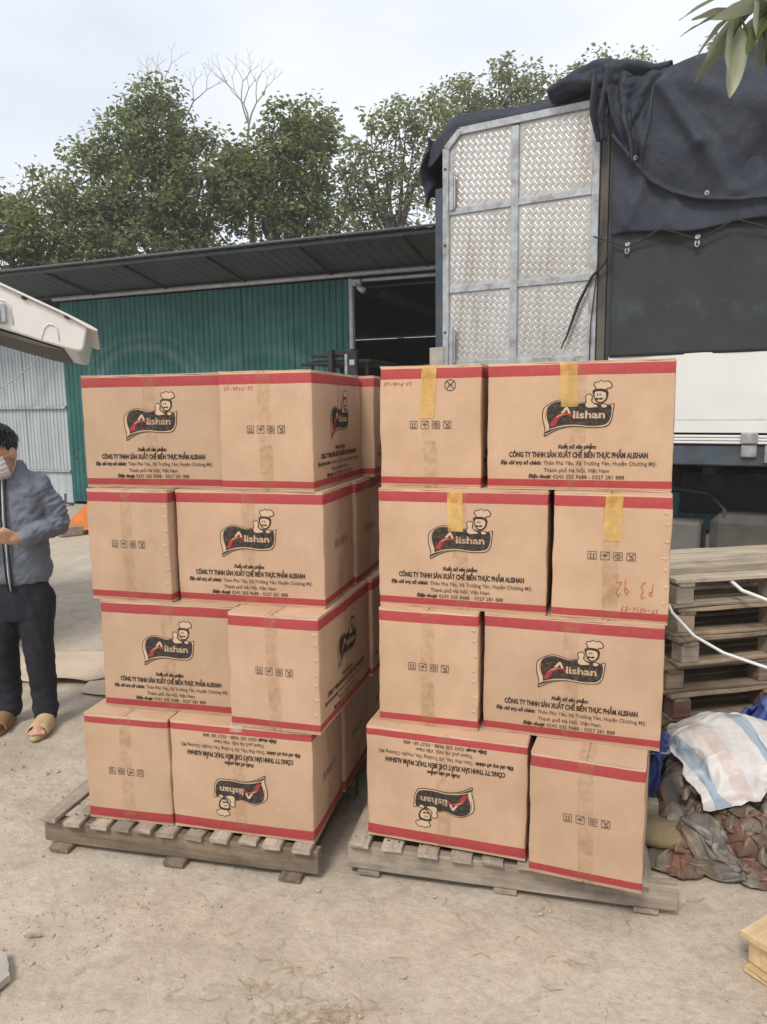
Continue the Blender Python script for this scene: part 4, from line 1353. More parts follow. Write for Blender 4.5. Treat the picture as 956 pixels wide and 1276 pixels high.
def carton(label, face, x, y, z0, yaw, fw, var=0, flip=False, tone=1.0, yellow=None, group='printed cartons stacked on pallets', side=1, tilt=0.0, dents=False):
    """x, y: front left bottom corner of the face towards the camera; face 'L' long printed side, 'S' short side"""
    body, fa, fb, let, lg, sy, jd, tapes, D = VAR[var]
    dp = CW if face == 'L' else CL
    yw = R(yaw)
    ex = Vector((math.cos(yw), math.sin(yw), 0)); ey = Vector((-math.sin(yw), math.cos(yw), 0))
    c = Vector((x, y, z0)) + ex * fw / 2 + ey * dp / 2
    T = thing('carton', label, 'box', c, yw + (0 if face == 'L' else -side * PI / 2), group)
    if face == 'L': T.scale = (fw / CL, 1, 1)
    else: T.scale = (1, fw / CW, 1)
    T.rotation_euler[0] = R(tilt)
    base = Matrix.Identity(4)
    if flip: base = Matrix.Translation((0, 0, CH)) @ Matrix.Rotation(PI, 4, 'Y')
    turn = Matrix.Rotation(PI, 4, 'Z')
    col = (tone, tone * (1 + (1 - tone) * .12), tone * (1 + (1 - tone) * .2), 1)
    def part(name, me, Mx=base):
        o = bpy.data.objects.new(name, me); C.objects.link(o); o.parent = T
        o.matrix_basis = Mx; o.color = col
        return o
    part('body', body)
    for m in (fa, fb):
        part('flap', m); 
    inv = Matrix.Translation((0, 0, CH)) @ Matrix.Rotation(PI, 4, 'X')
    for m in (fa, fb): part('flap', m, base @ inv)
    for m in tapes: part('tape', m)
    for Mx in (base, base @ turn):
        part('lettering', let, Mx); part('emblem', lg, Mx); part('handling_symbols', sy, Mx)
    for m in (jd if dents else ()): part('joint_dent', m, base)
    if yellow:
        u0, ln_, wb = yellow
        if face == 'L':
            o = strip(D, [(u0, -CW / 2, CH - .002), (u0, -CW / 2, CH - ln_)], .052, 0, .0036, wb, 5)
        else:
            o = strip(D, [(side * CL / 2, u0, CH - .002), (side * CL / 2, u0, CH - ln_)], .052, 1, .0036, wb, 5)
        m = o.mesh('yellow_tape', True); m.materials.append(M['ytape'])
        part('yellow_tape', m, Matrix.Identity(4))
    T['_'] = 0; del T['_']
    return T, part, D

# handwriting: strokes on a unit cell
GLY = {'0': [[(.5, 1), (.1, .7), (.1, .3), (.5, 0), (.9, .3), (.9, .7), (.5, 1)]], '1': [[(.2, .75), (.6, 1), (.5, 0)]], '2': [[(.1, .8), (.5, 1), (.9, .75), (.1, 0), (.95, .05)]],
       '3': [[(.1, .9), (.6, 1), (.8, .75), (.4, .52), (.85, .3), (.5, 0), (.1, .1)]], '6': [[(.8, 1), (.25, .6), (.1, .2), (.5, 0), (.85, .25), (.5, .45), (.15, .25)]],
       '7': [[(.05, .95), (.9, 1), (.35, 0)], [(.3, .5), (.75, .52)]], '9': [[(.85, .7), (.5, .55), (.15, .75), (.5, 1), (.85, .75), (.7, 0)]], '-': [[(.1, .5), (.9, .5)]],
       'P': [[(.2, 0), (.25, 1), (.8, .85), (.75, .6), (.25, .5)]], ' ': []}
def scribble(part, D, text, u0, z0, cw, chh, turned=False, w=.0008):
    """red marker on the short face (+x), u to the right as seen"""
    mb = MB(); rnd = random.Random(len(text) * 7 + int(u0 * 1000))
    for i, ch in enumerate(text):
        for st in GLY[ch]:
            P = []
            for a, b in st:
                u = (i + a * .75 + b * .16 + rnd.uniform(-.09, .09)) * cw; z = (b * .95 + rnd.uniform(-.11, .11) + .1 * math.sin(i * 1.9)) * chh
                if turned: u, z = -u, -z
                q = D((CL / 2, u0 + u, z0 + z)); q.x += .0016; P.append(q)
            for p, q in zip(P, P[1:]):
                d = (q - p); n = Vector((0, -d.z, d.y)); 
                if n.length < 1e-9: continue
                n = n.normalized() * w
                mb.add([p + n, q + n, q - n, p - n], [(0, 1, 2, 3)])
    m = mb.mesh('handwriting'); m.materials.append(M['pen'])
    part('handwriting', m, Matrix.Identity(4))['kind'] = 'stuff'

L_, R_ = 'left pallet', 'right pallet'
# front cartons: measured corner, yaw and face width
carton('carton with its logo side forward, top left of the left stack', 'L', -1.131, 2.835, 1.394, -14.19, .574, 0, False, .86)
_, p_, D_ = carton('carton end-on with four handling symbols, top right of the left stack', 'S', -.579, 2.665, 1.394, -15.01, .350, 1, False, 1.0)
scribble(p_, D_, '27-9016-77', -.155, .352, .0115, .013)
carton('carton end-on with symbols, left of the second layer from the top of the left stack', 'S', -1.115, 2.773, .974, -15.26, .341, 2, False, .90, dents=True)
carton('carton with its logo side forward, second layer from the top of the left stack', 'L', -.764, 2.712, .974, -14.19, .571, 3, False, .97)
carton('carton with logo partly tucked behind an end-on carton, third layer of the left stack', 'L', -1.078, 2.743, .555, -12.67, .554, 1, False, .87)
carton('carton end-on jutting forward at the right of the left stack, third layer down', 'S', -.556, 2.551, .555, -15.91, .342, 0, False, .97, dents=True)
carton('upside-down carton end-on at the bottom left of the left stack', 'S', -1.145, 2.68, .135, -12.09, .350, 3, True, .90)
_, p_, D_ = carton('upside-down carton with inverted logo, bottom right of the left stack', 'L', -.799, 2.612, .135, -13.67, .553, 2, True, .95)
sm_ = strip(D_, [(-.01, -CW / 2 + .03, CH), (-.01, -CW / 2, CH), (-.01, -CW / 2, CH - .022)], .05, 0, .0048, 0, 3).mesh('clear_tape', True); sm_.materials.append(M['clear']); p_('clear_tape', sm_, Matrix.Identity(4))
_, p_, D_ = carton('carton end-on with circled cross mark and yellow tape, top left of the right stack', 'S', -.008, 2.643, 1.404, -17.42, .358, 2, False, 1.03, (-.012, .178, .06))
scribble(p_, D_, '27-9016-27', -.160, .352, .010, .011)
mb = MB()                                              # circled cross
def _pt(y, z): q = D_((CL / 2, y, z)); q.x += .0016; return q
def _ln(a, b, w=.0013):
    d = Vector((b[0] - a[0], b[1] - a[1])); n = Vector((-d.y, d.x)).normalized() * w
    mb.add([_pt(a[0] + n.x, a[1] + n.y), _pt(b[0] + n.x, b[1] + n.y), _pt(b[0] - n.x, b[1] - n.y), _pt(a[0] - n.x, a[1] - n.y)], [(0, 1, 2, 3)])
for a in np.linspace(0, 2 * PI, 25)[:-1]: _ln((.072 + .0185 * math.cos(a), .350 + .0185 * math.sin(a)), (.072 + .0185 * math.cos(a + .27), .350 + .0185 * math.sin(a + .27)))
_ln((.060, .338), (.084, .362)); _ln((.060, .364), (.086, .337)); _ln((.066, .352), (.080, .352))
m_ = mb.mesh('stamp_mark'); m_.materials.append(M['ink_soft']); p_('stamp_mark', m_, Matrix.Identity(4))
carton('carton with logo forward and yellow tape over the logo, top right of the right stack', 'L', .354, 2.527, 1.404, -18.41, .588, 3, False, 1.03, (-.022, .145, -.04))
carton('creased carton with yellow tape across its logo, second layer of the right stack', 'L', -.018, 2.594, .984, -17.33, .584, 0, False, .99, (-.012, .142, -.03))
_, p_, D_ = carton('carton end-on with yellow tape and red handwriting, second layer of the right stack', 'S', .556, 2.409, .984, -18.31, .362, 1, False, 1.02, (.004, .150, .02), dents=True)
scribble(p_, D_, 'P3 92', .135, .135, .024, .05, True, .0010)
scribble(p_, D_, '77-9016-27', .15, .052, .0115, .016, True)
carton('carton end-on, third layer down at the left of the right stack', 'S', -.022, 2.555, .565, -16.91, .355, 3, False, 1.01, dents=True)
carton('carton with logo forward, third layer down at the right of the right stack', 'L', .339, 2.468, .565, -18.32, .580, 2, False, .92)
carton('upside-down carton with inverted logo, bottom left of the right stack', 'L', -.071, 2.524, .145, -18.24, .570, 1, True, .97)
carton('carton end-on with top flaps showing, overhanging the beam, bottom right of right stack', 'S', .470, 2.294, .145, -21.01, .357, 0, False, .90)

# cartons behind the front ones
def behind(label, face, ox, oy, z0, yaw, du, dv, fw, var, flip=False, group='printed cartons stacked on pallets'):
    yw = R(yaw)
    x = ox + math.cos(yw) * du - math.sin(yw) * dv; y = oy + math.sin(yw) * du + math.cos(yw) * dv
    return carton(label, face, x, y, z0, yaw, fw, var, flip, .95, None, group)
behind('carton behind the top right end-on carton of the left stack, a strip showing', 'S', -.579, 2.665, 1.394, -15.0, .055, .590, .350, 2)
behind('carton behind the second-layer logo carton of the left stack, side showing in gap', 'L', -.764, 2.712, .974, -14.2, .010, .372, .571, 1)
behind('carton third back in the left stack\'s second layer, a sliver showing', 'L', -.764, 2.712, .974, -14.2, -.005, .742, .571, 0)
behind('carton behind the jutting third-layer carton of the left stack, side showing', 'S', -.556, 2.551, .555, -15.9, .010, .592, .345, 3)
behind('carton directly behind the bottom right upside-down carton of the left stack', 'L', -.799, 2.612, .135, -13.7, .004, .372, .555, 0, True)
behind('carton third back in the left stack\'s bottom layer, shaded in the gap', 'L', -.799, 2.612, .135, -13.7, .010, .742, .555, 3, True)
GH, LH = 'cartons hidden in the back rows of both stacks', 'carton in the back rows of the stacks, hidden behind the front cartons'
for i, (z0, long_first) in enumerate(((1.394, 1), (.974, 0), (.555, 1), (.135, 0))):
    if long_first:
        behind(LH, 'L', (-1.131, -1.115, -1.078, -1.145)[i], (2.835, 2.773, 2.743, 2.68)[i], z0, -14, -.02, .375, .55, i % 4, False, GH)
    else:
        behind(LH, 'S', (-1.131, -1.115, -1.078, -1.145)[i], (2.835, 2.773, 2.743, 2.68)[i], z0, -14, -.005, .59, .345, i % 4, False, GH)
for i, (z0, ax_, ay_, bx_, by_, ya) in enumerate(((1.404, -.008, 2.643, .354, 2.527, -18), (.984, -.018, 2.594, .556, 2.409, -18), (.565, -.022, 2.555, .339, 2.468, -17.8), (.145, -.071, 2.524, .47, 2.294, -18.3))):
    if i % 2 == 0:
        behind(LH, 'S', ax_, ay_, z0, ya, 0, .592, .35, i % 4, False, GH); behind(LH, 'L', bx_, by_, z0, ya, 0, .380, .57, (i + 1) % 4, False, GH)
    else:
        behind(LH, 'L', ax_, ay_, z0, ya, -.01, .378, .57, i % 4, False, GH); behind(LH, 'S', bx_, by_, z0, ya, .02, .600, .35, (i + 2) % 4, False, GH)

# ------------------------------------------------------------------ stack of empty block pallets on the right
def block_pallet(label, loc, yaw, W_, D_p, wood, nb=6, seed=0, group=None, hb=.082, blockwood=None):
    P = thing('pallet', label, 'pallet', loc, yaw, group)
    rnd = random.Random(seed)
    bw = (D_p - .02 * (nb - 1)) / nb
    dm = [board_mesh(W_, bw, .021, .003, seed + k, .0035) for k in range(3)]
    for m in dm: m.materials.append(M[wood])
    bm_ = board_mesh(W_, .085, .018, .003, seed + 9, .003); bm_.materials.append(M[wood])
    cm = board_mesh(D_p, .085, .016, .003, seed + 11, .002); cm.materials.append(M[wood])
    bk = MB().box((0, 0, 0), (.095, .085, hb), 0, None, .004).mesh('block'); bk.materials.append(M[blockwood or wood])
    for i in range(nb):
        put('deck_board', dm[i % 3], None, P, (rnd.uniform(-.012, .012), -D_p / 2 + bw / 2 + i * (bw + .02), .018 + hb + .016 + .0112), (R(rnd.uniform(-.5, .5)), 0, R(rnd.uniform(-.4, .4)) + (PI if i % 2 else 0)))
    for x in (-W_ / 2 + .06, .02, W_ / 2 - .06):
        put('cross_board', cm, None, P, (x, 0, .018 + hb + .008), (0, 0, PI / 2))
        for y in (-D_p / 2 + .05, 0, D_p / 2 - .05):
            put('block', bk, None, P, (x + rnd.uniform(-.01, .01), y + rnd.uniform(-.006, .006), .018 + hb / 2), (0, 0, R(rnd.uniform(-3, 3))))
    for y in (-D_p / 2 + .05, 0, D_p / 2 - .05):
        put('skid_board', bm_, None, P, (0, y, .009))
    return P
SP = [('lowest of the stacked empty pallets, reddish blocks, behind the striped sheeting', 'old_wood', 'red_wood', 9.0, .0, .0),
      ('second empty pallet from the ground in the stack beside the cartons', 'old_wood', 'red_wood', 12.5, .01, .01),
      ('third empty pallet from the ground in the stack beside the cartons', 'old_wood', 'old_wood', 11.0, -.015, .0),
      ('fourth empty pallet from the ground in the stack beside the cartons', 'old_wood', 'grey_wood', 13.5, .02, -.01),
      ('second empty pallet from the top of the stack beside the cartons', 'old_wood', 'old_wood', 10.5, .03, -.012),
      ('topmost empty pallet of the stack, pale splintered deck boards', 'new_wood', 'grey_wood', 12.0, .0, -.02)]
M['pale_wood'] = m_wood('dry_pale_pallet_wood', (.28, .225, .16), (.50, .425, .325), grime_amt=.45)
for i, (lb, w1, w2, ya, dx, dy) in enumerate(SP):
    w1 = 'pale_wood' if i == 5 else w1
    block_pallet(lb, (1.83 + dx, 3.87 + dy, i * .1445), R(ya), 1.08, .66, w1, 6, 100 + i * 7, 'empty pallets stacked by the truck', .086, w2)
# fresh pallet whose corner enters at the lower right
block_pallet('fresh pale pallet, only its corner showing at the lower right edge', (1.635, 2.005, 0), R(30), .98, .62, 'new_wood', 5, 300, None, .075)

# white cord lying over the empty pallets
cp = [(1.345, 3.43, .742), (1.36, 3.42, .705), (1.43, 3.33, .618), (1.52, 3.22, .572), (1.68, 3.12, .532), (1.9, 3.06, .50), (2.1, 3.1, .45)]
P2 = [tuple(np.array(cp[i]) * (1 - a) + np.array(cp[i + 1]) * a) for i in range(len(cp) - 1) for a in (0, .33, .66)]
cd = MB().tube(P2, .0075, 8).build('white_cord', M['cord'], None, True)
tag(cd, 'white plastic cord sagging down from the empty pallets to the striped sheeting', 'cord')
cp2 = [(1.66, 3.50, .842), (1.70, 3.45, .800), (1.78, 3.42, .77), (1.95, 3.40, .70)]
tag(MB().tube(cp2, .009, 8).build('white_cord', M['cord'], None, True), 'short white cord loop at the right edge, near the top empty pallet', 'cord')

# ------------------------------------------------------------------ crumpled sheeting: a small cloth relaxation
HB = np.zeros((70, 60))                                # top of what already lies in the heap, 3 cm cells
def hcell(P): return np.clip(((P[:, 0] - .9) / .03).astype(int), 0, 69), np.clip(((P[:, 1] - 2.2) / .03).astype(int), 0, 59)
def drape(n, m, size, p0, colliders, steps, iters, grav, fric=.8, onto=False):
    """n x m sheet relaxed with length constraints on to the ground and lumps (ellipsoids)"""
    X = p0.copy(); V = np.zeros_like(X)
    sx, sy = size[0] / (n - 1), size[1] / (m - 1)
    idx = np.arange(n * m).reshape(n, m)
    sets = []
    for di, dj, k in ((1, 0, 1.0), (0, 1, 1.0), (1, 1, .7), (1, -1, .7)):
        if dj >= 0: A, B = idx[:n - di, :m - dj], idx[di:, dj:]
        else: A, B = idx[:n - di, -dj:], idx[di:, :m + dj]
        L0 = math.hypot(di * sx, dj * sy)
        par = (np.arange(A.shape[0])[:, None] + 0 * np.arange(A.shape[1])[None]) if di else (0 * np.arange(A.shape[0])[:, None] + np.arange(A.shape[1])[None])
        for q in (0, 1):                                # red-black, so no vertex is moved twice at once
            s_ = (par % 2) == q
            sets.append((A[s_], B[s_], L0, k))
    for st_ in range(steps):
        P = X + V * .93; P[:, 2] -= grav
        for it in range(iters):
            for A, B, L0, k in sets:
                d = P[B] - P[A]; l = np.sqrt((d * d).sum(1)) + 1e-9
                c = d * ((l - L0) / l * .5 * k)[:, None]
                P[A] += c; P[B] -= c
        for (cx, cy, cz, rx, ry, rz) in colliders:
            q = (P - (cx, cy, cz)) / (rx, ry, rz); l = np.sqrt((q * q).sum(1))
            inn = l < 1
            if inn.any(): P[inn] = q[inn] / (l[inn][:, None] + 1e-9) * (rx, ry, rz) + (cx, cy, cz)
        P[:, 2] = np.maximum(P[:, 2], .004)
        if onto: P[:, 2] = np.maximum(P[:, 2], HB[hcell(P)] + .010)
        V = np.clip(P - X, -.02, .02)
        V[P[:, 2] < .012, :2] *= 1 - fric
        for (cx, cy, cz, rx, ry, rz) in colliders:
            q = (P - (cx, cy, cz)) / (rx, ry, rz)
            V[(q * q).sum(1) < 1.06] *= .3
        X = P
    return X
def sheet_obj(name, label, n, m, size, fold, colliders, mat, seed, uvrep, cat='tarpaulin', steps=60, rot=0.0, grav=.0012, onto=False):
    rg = np.random.default_rng(seed)
    u, v = np.meshgrid(np.linspace(-.5, .5, n), np.linspace(-.5, .5, m), indexing='ij')
    cx, cy, cz, kx, ky, amp = fold
    a = R(rot)
    x, y = u * size[0] * kx, v * size[1] * ky
    X = np.stack([cx + x * math.cos(a) - y * math.sin(a), cy + x * math.sin(a) + y * math.cos(a), np.full_like(x, cz)], -1)
    # sum of sharp random plane folds plus smooth lumps
    for q in range(26):
        th = rg.uniform(0, PI); ph = rg.uniform(-.7, .7); fq = rg.uniform(2.5, 9)
        w = u * size[0] * math.cos(th) + v * size[1] * math.sin(th)
        tri = np.abs(((w * fq + ph * 3) % 1.0) - .5) * 2 - .5
        mask = .5 + .5 * np.sin(u * rg.uniform(2, 9) + rg.uniform(0, 6)) * np.sin(v * rg.uniform(2, 9) + rg.uniform(0, 6))
        X += (tri * mask)[..., None] * rg.normal(size=3) * np.array([.5, .5, 1.0]) * amp / fq * 1.5
    for s_ in range(6):
        ku, kv = rg.uniform(2, 7, 2); p_, q_ = rg.uniform(0, 6, 2)
        X += (np.sin(u * ku + p_) * np.sin(v * kv + q_))[..., None] * rg.normal(size=3) * np.array([.6, .6, 1]) * amp * .35
    X[..., 2] -= min(0, X[..., 2].min() - .01)
    P = drape(n, m, size, X.reshape(-1, 3), colliders, steps, 7, grav, .8, onto)
    if not onto:
        np.maximum.at(HB, hcell(P), P[:, 2])
        for sh_ in ((1, 0), (-1, 0), (0, 1), (0, -1)): HB[:] = np.maximum(HB, np.roll(HB, sh_, (0, 1)) - .012)
    uv = np.stack([(u + .5).ravel() * uvrep, (v + .5).ravel()], 1)
    o = put(name, mesh_np(name, P, grid_faces(n, m), True, uv), M[mat])
    sd = o.modifiers.new('thickness', 'SOLIDIFY'); sd.thickness = .002
    ss = o.modifiers.new('smooth', 'SUBSURF'); ss.levels = 1; ss.render_levels = 1
    tag(o, label, cat)
    return o
LUMP = [(1.46, 3.02, .0, .24, .18, .34), (1.26, 2.94, .0, .10, .09, .20), (1.70, 2.96, .0, .22, .2, .32), (2.0, 3.0, 0, .3, .25, .36), (1.36, 2.72, 0, .10, .09, .15), (1.58, 2.74, 0, .13, .08, .16), (1.14, 2.76, 0, .07, .07, .11), (1.8, 2.72, 0, .13, .1, .15)]
sheet_obj('crumpled_sheeting', 'muddy brown and red striped sheeting crumpled on the ground right of the cartons', 96, 90, (2.2, 1.9),
          (1.52, 2.86, .40, .46, .36, .34), LUMP, 'stripes_dirty', 5, 2.1, rot=-35, steps=44)
sheet_obj('crumpled_sheeting', 'lower grimy striped sheeting bunched at the foot of the heap', 80, 64, (1.5, 1.1),
          (1.36, 2.60, .20, .40, .34, .20), [(1.20, 2.66, 0, .10, .09, .12), (1.40, 2.64, 0, .12, .08, .12), (1.62, 2.66, 0, .12, .1, .13)], 'stripes_dirty', 9, 1.4, rot=-24, steps=40)
sheet_obj('striped_sheet', 'cleaner white, pink and blue striped sheet lying on top of the muddy heap', 90, 56, (1.5, .80),
          (1.78, 3.10, .62, .80, .80, .10), [], 'stripes', 21, 1.9, rot=14, steps=44, onto=True)
sheet_obj('blue_sheet', 'crumpled blue plastic sheet tucked behind the striped heap', 44, 30, (1.0, .5),
          (1.84, 3.30, .50, .45, .36, .18), [(1.78, 3.30, .05, .08, .06, .30), (1.95, 3.30, .05, .10, .07, .32)], 'blue_sheet', 31, 1.0, rot=-8, steps=30)
sheet_obj('blue_sheet', 'scrap of blue plastic beside the lowest printed cartons at the heap', 34, 28, (.46, .36),
          (1.20, 3.04, .34, .40, .40, .14), [(1.20, 3.04, .05, .05, .05, .24)], 'blue_sheet', 33, 1.0, steps=30)
ys = MB(); ys.ball((0, 0, .03), (.17, .10, .045), 18, 10)
ys.v = [tuple(Vector(p) * (1 + .16 * fbm(p, 9, 3))) for p in ys.v]
tag(ys.build('yellow_sack', M['mustard'], None, True, (1.08, 2.70, 0), (0, 0, R(-15))), 'muddy yellow sack lying between the cartons and the crumpled sheeting', 'sack')

# ------------------------------------------------------------------ flattened cardboard, slab, litter
def flat_sheet(name, label, pts, mat, lift, th=.004, cat='cardboard'):
    cxy = np.mean(np.array(pts), 0)
    rings, vs, fs = 6, [], []
    P = []
    for i in range(len(pts)):
        a, b = np.array(pts[i]), np.array(pts[(i + 1) % len(pts)])
        for k in range(6): P.append(a + (b - a) * k / 6 + np.random.default_rng(i * 7 + k).normal(size=2) * .0015)
    n = len(P)
    for side in (1, 0):
        for r_ in range(rings + 1):
            for p in P:
                q = cxy + (p - cxy) * r_ / rings
                z = .004 + lift * (r_ / rings) ** 3 * max(0, fbm((q[0], q[1], 1), 2.2, 2) + .15) + side * th
                vs.append((q[0], q[1], z))
    N1 = (rings + 1) * n
    for s_ in (0, 1):
        o = s_ * N1
        for r_ in range(rings):
            for i in range(n):
                a, b = o + r_ * n + i, o + r_ * n + (i + 1) % n
                f = (a, a + n, b + n, b)
                fs.append(f if s_ == 0 else f[::-1])
    for i in range(n):
        a, b = rings * n + i, rings * n + (i + 1) % n
        fs.append((a, a + N1, b + N1, b))
    mb = MB(); mb.add(vs, fs)
    return tag(mb.build(name, M[mat]), label, cat)
flat_sheet('cardboard_sheet', 'large flattened cardboard sheet on the ground behind the man', [(-2.85, 4.62), (-2.105, 4.454), (-1.856, 4.432), (-1.60, 4.60), (-1.95, 5.02), (-2.75, 5.10)], 'sheet_card', .05)
flat_sheet('cardboard_sheet', 'small cardboard offcut between the large sheet and the left stack', [(-1.83, 4.28), (-1.60, 4.21), (-1.50, 4.60), (-1.86, 4.70)], 'sheet_card', .035)
flat_sheet('concrete_slab', 'edge of a worn grey slab at the lower left edge', [(-1.62, 1.90), (-1.15, 1.93), (-1.125, 2.00), (-1.18, 2.09), (-1.6, 2.2)], 'concrete', .01, .022, 'slab')
def leaf_obj(name, label, loc, L, w, rz, mat, tag_=True, par=None, rot=None, bend=.25, cat='leaf'):
    n, k = 12, 5
    v = []
    for i in range(n):
        a = i / (n - 1)
        hw = w / 2 * (math.sin(PI * min(1, a * .97 + .02)) ** .75) * (1.12 - .35 * a)
        for j in range(k):
            b = j / (k - 1) * 2 - 1
            v.append((a * L, b * hw, -bend * L * a * a + abs(b) * hw * .28 + .0018 * math.sin(a * 13 + L * 90) * b * abs(b)))
    o = put(name, mesh_np(name, np.array(v), grid_faces(n, k), True), M[mat], par, loc, rot or (0, 0, rz))
    if tag_: tag(o, label, cat)
    return o
leaf_obj('dry_leaf', 'curled dry leaf lying alone on the ground at the lower left', (-1.175, 2.185, .012), .062, .022, R(15), 'straw')
# small stones and straw, uncountable
def pebbles():
    rg = np.random.default_rng(4)
    V, F = [], []
    ico = np.array([(0, 0, 1), (.89, 0, .45), (.28, .85, .45), (-.72, .53, .45), (-.72, -.53, .45), (.28, -.85, .45), (.72, .53, -.45), (-.28, .85, -.45), (-.89, 0, -.45), (-.28, -.85, -.45), (.72, -.53, -.45), (0, 0, -1)])
    fc = np.array([(0, 1, 2), (0, 2, 3), (0, 3, 4), (0, 4, 5), (0, 5, 1), (1, 6, 2), (2, 7, 3), (3, 8, 4), (4, 9, 5), (5, 10, 1), (6, 7, 2), (7, 8, 3), (8, 9, 4), (9, 10, 5), (10, 6, 1), (11, 7, 6), (11, 8, 7), (11, 9, 8), (11, 10, 9), (11, 6, 10)])
    n = 2000
    for q in range(n):
        y = 1.5 + 4.8 * rg.random() ** 1.5; x = rg.uniform(-.58, .58) * y * 1.15
        if q % 3 == 0:
            cxx, cyy = [(-1.6, 3.2), (-.2, 2.0), (.5, 1.9), (-1.1, 2.2), (-1.9, 4.2), (1.0, 2.1)][q % 6]
            x, y = cxx + rg.normal() * .35, cyy + rg.normal() * .25
        s = rg.uniform(.0012, .0034) * (1 + 1.6 * (rg.random() < .07))
        v = ico * s * rg.uniform(.6, 1.3, 3) * (1 + .25 * rg.normal(size=(12, 1))) + (x, y, s * .3 - .004)
        V.append(v); F.append(fc + q * 12)
    return mesh_np('gravel', np.concatenate(V), np.concatenate(F))
tag(put('gravel', pebbles(), M['stone']), 'tiny stones and grit scattered over the yard', None, None, 'stuff')
st = MB(); rnd = random.Random(3)
for q in range(150):
    if q < 60: x, y = rnd.gauss(-.17, .085), rnd.gauss(1.845, .04)
    elif q < 90: x, y = rnd.gauss(-.32, .07), rnd.gauss(1.98, .06)
    else: x, y = rnd.uniform(-1.2, 1.1), rnd.uniform(1.75, 2.5)
    L = rnd.uniform(.015, .075); a = rnd.uniform(0, 2 * PI)
    p = Vector((x, y, .002)); d = Vector((math.cos(a), math.sin(a), 0)) * L; s = Vector((-d.y, d.x, 0)) * rnd.uniform(-.3, .3)
    st.tube([p - d / 2, p + s + Vector((0, 0, .004)), p + d / 2 + Vector((0, 0, rnd.uniform(0, .006)))], .0011, 4)
tag(st.build('straw', M['straw']), 'loose dry straw and twigs strewn on the ground in front of the pallets', None, None, 'stuff')
# a few larger chips one can point at
for lb, x, y, s in (('pale stone chip on the ground in front of the gap between the stacks', .044, 2.006, .009), ('pale stone chip at the foot of the right pallet\'s front beam', .16, 2.37, .008),
                    ('grey stone chip left of the loose straw', -.62, 2.02, .009)):
    mb = MB(); mb.ball((0, 0, .4), (1, .75, .55), 8, 6)
    mb.v = [tuple(Vector(p) * s * (1 + .3 * fbm(Vector(p) + Vector((x, y, 0)), 2, 2))) for p in mb.v]
    tag(mb.build('stone_chip', M['stone'], None, False, (x, y, -.003)), lb, 'stone')

# ------------------------------------------------------------------ van with raised tailgate, entering at the left
VN = thing('van', 'high white van at the left edge, its raised tailgate reaching into view', 'van', (-1.72, 4.75, 0), R(20))
# own axes: x towards the tip of the tailgate, y across the van; the tailgate's side profile is (x, z)
TG = bpy.data.objects.new('tailgate', None); link(TG, VN)
def extr(profile, y0, y1, soft=.02):
    n = len(profile); mb = MB()
    ys = [y0, y0 + soft * .3, y0 + soft, y1 - soft, y1 - soft * .3, y1]
    P = np.array(profile)
    nxt, prv = np.roll(P, -1, 0), np.roll(P, 1, 0)
    tg = nxt - prv; tg /= np.linalg.norm(tg, axis=1)[:, None] + 1e-9
    inw = np.stack([-tg[:, 1], tg[:, 0]], 1)
    area = .5 * np.sum(P[:, 0] * nxt[:, 1] - nxt[:, 0] * P[:, 1])
    if area < 0: inw = -inw
    vs = []
    for y, e in zip(ys, (soft * .6, soft * .15, 0, 0, soft * .15, soft * .6)):
        Q = P + inw * e
        vs += [(x, y, z) for x, z in Q]
    K = len(ys)
    fs = [(k * n + i, k * n + (i + 1) % n, (k + 1) * n + (i + 1) % n, (k + 1) * n + i) for k in range(K - 1) for i in range(n)]
    if area < 0: fs = [f[::-1] for f in fs]
    c0, c1 = tuple(range(n - 1, -1, -1)), tuple((K - 1) * n + i for i in range(n))
    if area < 0: c0, c1 = c0[::-1], c1[::-1]
    fs += [c0, c1]
    mb.add(vs, fs); return mb
extr([(-1.25, 2.735), (-.9, 2.588), (-.569, 2.428), (-.22, 2.264), (-.100, 2.198), (-.123, 2.095), (-.128, 2.072), (-.138, 2.054), (-.155, 2.047), (-.175, 2.048), (-.243, 2.065), (-.375, 2.106), (-.506, 2.150), (-.591, 2.177), (-1.25, 2.40)], .0, 1.50).build('shell', M['van_white'], TG)
extr([(-1.25, 2.757), (-.569, 2.441), (-.22, 2.276), (-.087, 2.207), (-.043, 2.180), (-.050, 2.169), (-.095, 2.186), (-.22, 2.259), (-.569, 2.424), (-1.25, 2.74)], -.022, 1.52, .006).build('outer_skin', M['van_white'], TG)
extr([(-1.25, 2.392), (-.591, 2.168), (-.506, 2.140), (-.375, 2.098), (-.25, 2.058), (-.262, 2.050), (-.40, 2.082), (-.591, 2.138), (-1.25, 2.34)], .012, 1.48, .006).build('inner_trim', M['van_trim'], TG)
for x, z in ((-.444, 2.356), (-.214, 2.250)):
    MB().box((0, 0, 0), (.030, .024, .015), 0, None, .003).build('rubber_stop', M['rubber'], TG, False, (x, -.008, z), (0, R(25), 0))
MB().tube([(-.365, .002, 2.115), (-.345, -.002, 2.185), (-.322, -.003, 2.208), (-.292, -.003, 2.204), (-.272, -.002, 2.182), (-.265, .002, 2.105)], .0045, 6).build('pressed_rib', M['van_white'], TG, True)
MB().box((-.60, -.004, 2.262), (.11, .05, .115), 0, None, .008).build('lock_housing', M['galv'], TG)
MB().box((-.585, -.032, 2.258), (.012, .012, .085), 0, None, .002).build('lock_slot', M['black'], TG)
MB().tube([(-.62, -.002, 2.352), (-.55, -.003, 2.336), (-.525, -.003, 2.31), (-.515, -.002, 2.20)], .005, 6).build('pressed_rib', M['van_white'], TG, True)
MB().tube([(-1.25, .06, 2.05), (-.85, .05, 2.30)], .014, 8).build('gas_strut', M['black'], VN)
